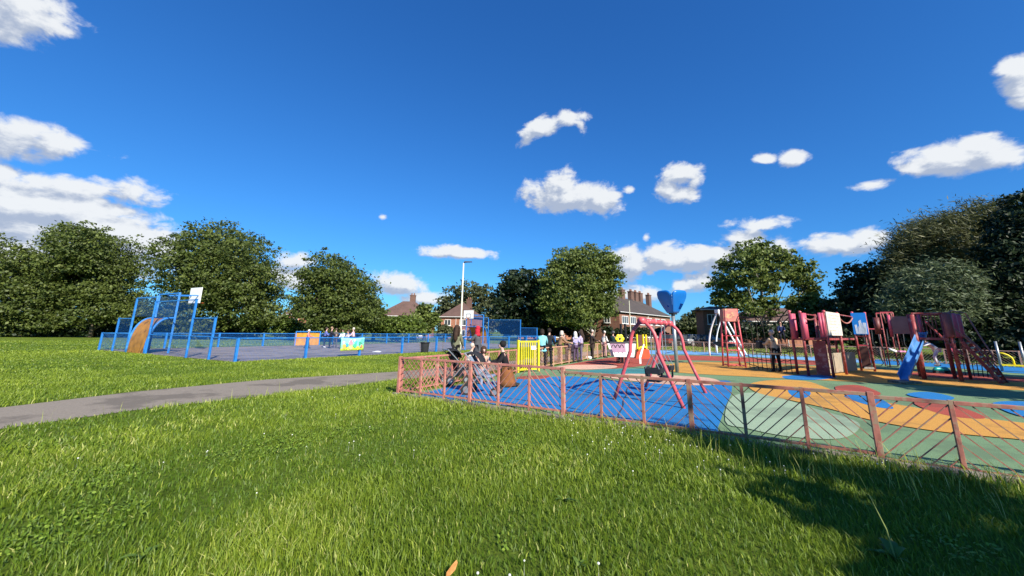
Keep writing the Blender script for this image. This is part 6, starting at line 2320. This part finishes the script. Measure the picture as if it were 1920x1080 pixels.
# tall flowering stems by the fence foot and the path edge
x, y = scatter(r, 3, 20, 60)
fd, fl = fence_dist(x, y)
pd = path_dist(x, y)
ok = ((((fd > .0) & (fd < .9) & (fl > .5) & (r.random(len(x)) < .8 * np.exp(-fd / .4))) | ((pd < .16) & (r.random(len(x)) < .35)) | ((fl > 6.5) & (fd > 0) & (fd < 1.6) & (r.random(len(x)) < .6))) & ~(in_poly(x, y, path2) | in_poly(x, y, pg2) | in_poly(x, y, ct2)))
x, y = x[ok], y[ok]
n = len(x)
parts.append(blades(x, y, r.uniform(.16, .34, n), r.uniform(.004, .009, n), r, .5, r.uniform(.84, 1, n)))
x, y = scatter(r, 3, 9, 300)
fd, fl = fence_dist(x, y)
ok = (fd > .02) & (fd < .8) & (fl > 2) & (r.random(len(x)) < np.exp(-fd / .35))
x, y = x[ok], y[ok]
n = len(x)
parts.append(blades(x, y, r.uniform(.10, .24, n), r.uniform(.006, .012, n), r, .7, r.uniform(.2, .8, n)))
grass_object("grass", parts, GM, "lawn of uneven windblown grass blades")

# clover and broad weed leaves low in the lawn
def leaflets(x, y, z, size, r, tint):
    n = len(x)
    V = np.empty((n, 6, 3))
    tilt = unit(np.stack([r.normal(0, .45, n), r.normal(0, .45, n), np.ones(n)], 1))
    a = unit(np.cross(tilt, r.normal(size=(n, 3))))
    b = np.cross(tilt, a)
    for k in range(6):
        t = 2 * np.pi * k / 6
        V[:, k] = np.stack([x, y, z], 1) + (a * np.cos(t) + b * np.sin(t) * .75) * size[:, None]
    return V


x, y = scatter(r, 2.5, 8.5, 700)
m = (vnoise(x, y, 9, 1.1) > .77) & ~(in_poly(x, y, path2) | in_poly(x, y, pg2))
x, y = x[m], y[m]
n = len(x)
V = leaflets(x, y, r.uniform(.015, .06, n), r.uniform(.008, .017, n), r, None)
me = np_mesh("clover_leaves", V.reshape(-1, 3), n, 6, leaf_mat("clover_leaf", (.09, .17, .014), (.25, .35, .04), .3), np.clip(r.normal(.5, .2, n), 0, 1))
o = bpy.data.objects.new("clover_leaves", me); COL.objects.link(o); tag(o, "low clover leaves scattered through the near lawn", "clover", kind="stuff")

# white clover heads and daisies
x, y = scatter(r, 2.6, 11, 11)
m = (vnoise(x, y, 12, 1.9) > .48) & ~(in_poly(x, y, path2) | in_poly(x, y, pg2) | in_poly(x, y, ct2)) & ((x > -.4) | (r.random(len(x)) < .08))
x, y = x[m], y[m]
n = len(x)
base = MB().ball((0, 0, 0), 1, (1, 1, .85), 7, 4)
bv, bf = np.array(base.v), base.f
mbv, mbf = [], []
for i in range(n):
    s_ = r.uniform(.005, .010); hz = r.uniform(.06, .11)
    o_ = len(mbv)
    mbv += [(x[i] + a * s_, y[i] + b * s_, hz + c_ * s_) for a, b, c_ in bv]
    mbf += [tuple(o_ + k for k in f) for f in bf]
    o_ = len(mbv)
    mbv += [(x[i] - .001, y[i], 0), (x[i] + .001, y[i], 0), (x[i], y[i], hz)]
    mbf.append((o_, o_ + 1, o_ + 2))
mb = MB(); mb.v, mb.f = mbv, mbf
o = mb.build("clover_flowers", mat("white_clover_petals", (.66, .66, .56), .8, .1, 30))
tag(o, "tiny white clover heads dotted over the right half of the lawn", "flowers", kind="stuff")

# dock plants with broad leaves
WM = leaf_mat("dock_leaf", (.05, .11, .012), (.16, .25, .045), .35)


def dock(label, p, n, size, seed, tall=False):
    rg = random.Random(seed)
    t = thing("dock_plant", p, label, "weed")
    for i in range(n):
        a = rg.uniform(0, 2 * math.pi)
        L = size * rg.uniform(.6, 1.15)
        el = rg.uniform(.25, 1.0)
        d = Vector((math.cos(a), math.sin(a), 0))
        sd_ = Vector((-d.y, d.x, 0))
        mb = MB()
        k = 7
        for j in range(k + 1):
            f = j / k
            c = p + d * (L * f * math.cos(el) * (1 + .2 * f)) + Z * (.01 + L * math.sin(el) * f * (1.25 - .75 * f))
            wv_ = L * .15 * math.sin(math.pi * min(1, .1 + f * .9)) ** .8 * (1 if j < k else .05)
            mb.v += [tuple(c - sd_ * wv_ + Z * wv_ * .35), tuple(c), tuple(c + sd_ * wv_ + Z * wv_ * .35)]
        for j in range(k):
            for q in (0, 1):
                mb.f.append((j * 3 + q, j * 3 + q + 1, j * 3 + q + 4, j * 3 + q + 3))
        o = mb.build("leaf", WM, t, smooth=True)
        at_ = o.data.attributes.new("tint", "FLOAT", "FACE")
        at_.data.foreach_set("value", [rg.uniform(.3, .9)] * len(o.data.polygons))
    if tall:
        mb = MB()
        mb.tube([p, p + Vector((-.03, 0, .2)), p + Vector((-.10, .02, .42))], [.006, .005, .002], 6)
        mb.build("flower_stem", mat("weed_stem", (.20, .25, .07), .7, .2, 20), t)
    return t


dock("large dock plant with broad pale leaves in the shaded right-hand lawn corner", G(1680, 1052), 9, .17, 1, True)
dock("small dock plant with two upright leaves in the middle of the sunny lawn", G(1056, 942), 5, .12, 2)
dock("low dandelion-like rosette near the lower left of the lawn", G(268, 1050), 7, .13, 3)
dock("weed rosette at the very bottom of the lawn right of the dry leaf", G(1085, 1068), 6, .10, 4)
# dry leaf at the bottom edge
lf = G(847, 1098)
mb = MB()
pts = [(-.035, -.03, .05), (-.01, -.035, .07), (.02, -.01, .09), (.03, .02, .115), (.02, .03, .125), (-.01, .01, .10), (-.035, -.01, .075)]
mb.prism([lf + Vector(q) for q in pts], Vector((.0, -.004, .003)))
tag(mb.build("dry_leaf", mat("dry_orange_leaf", (.50, .22, .06), .6, .25, 40)), "curled dry orange leaf caught in the grass at the bottom of the photo", "leaf")
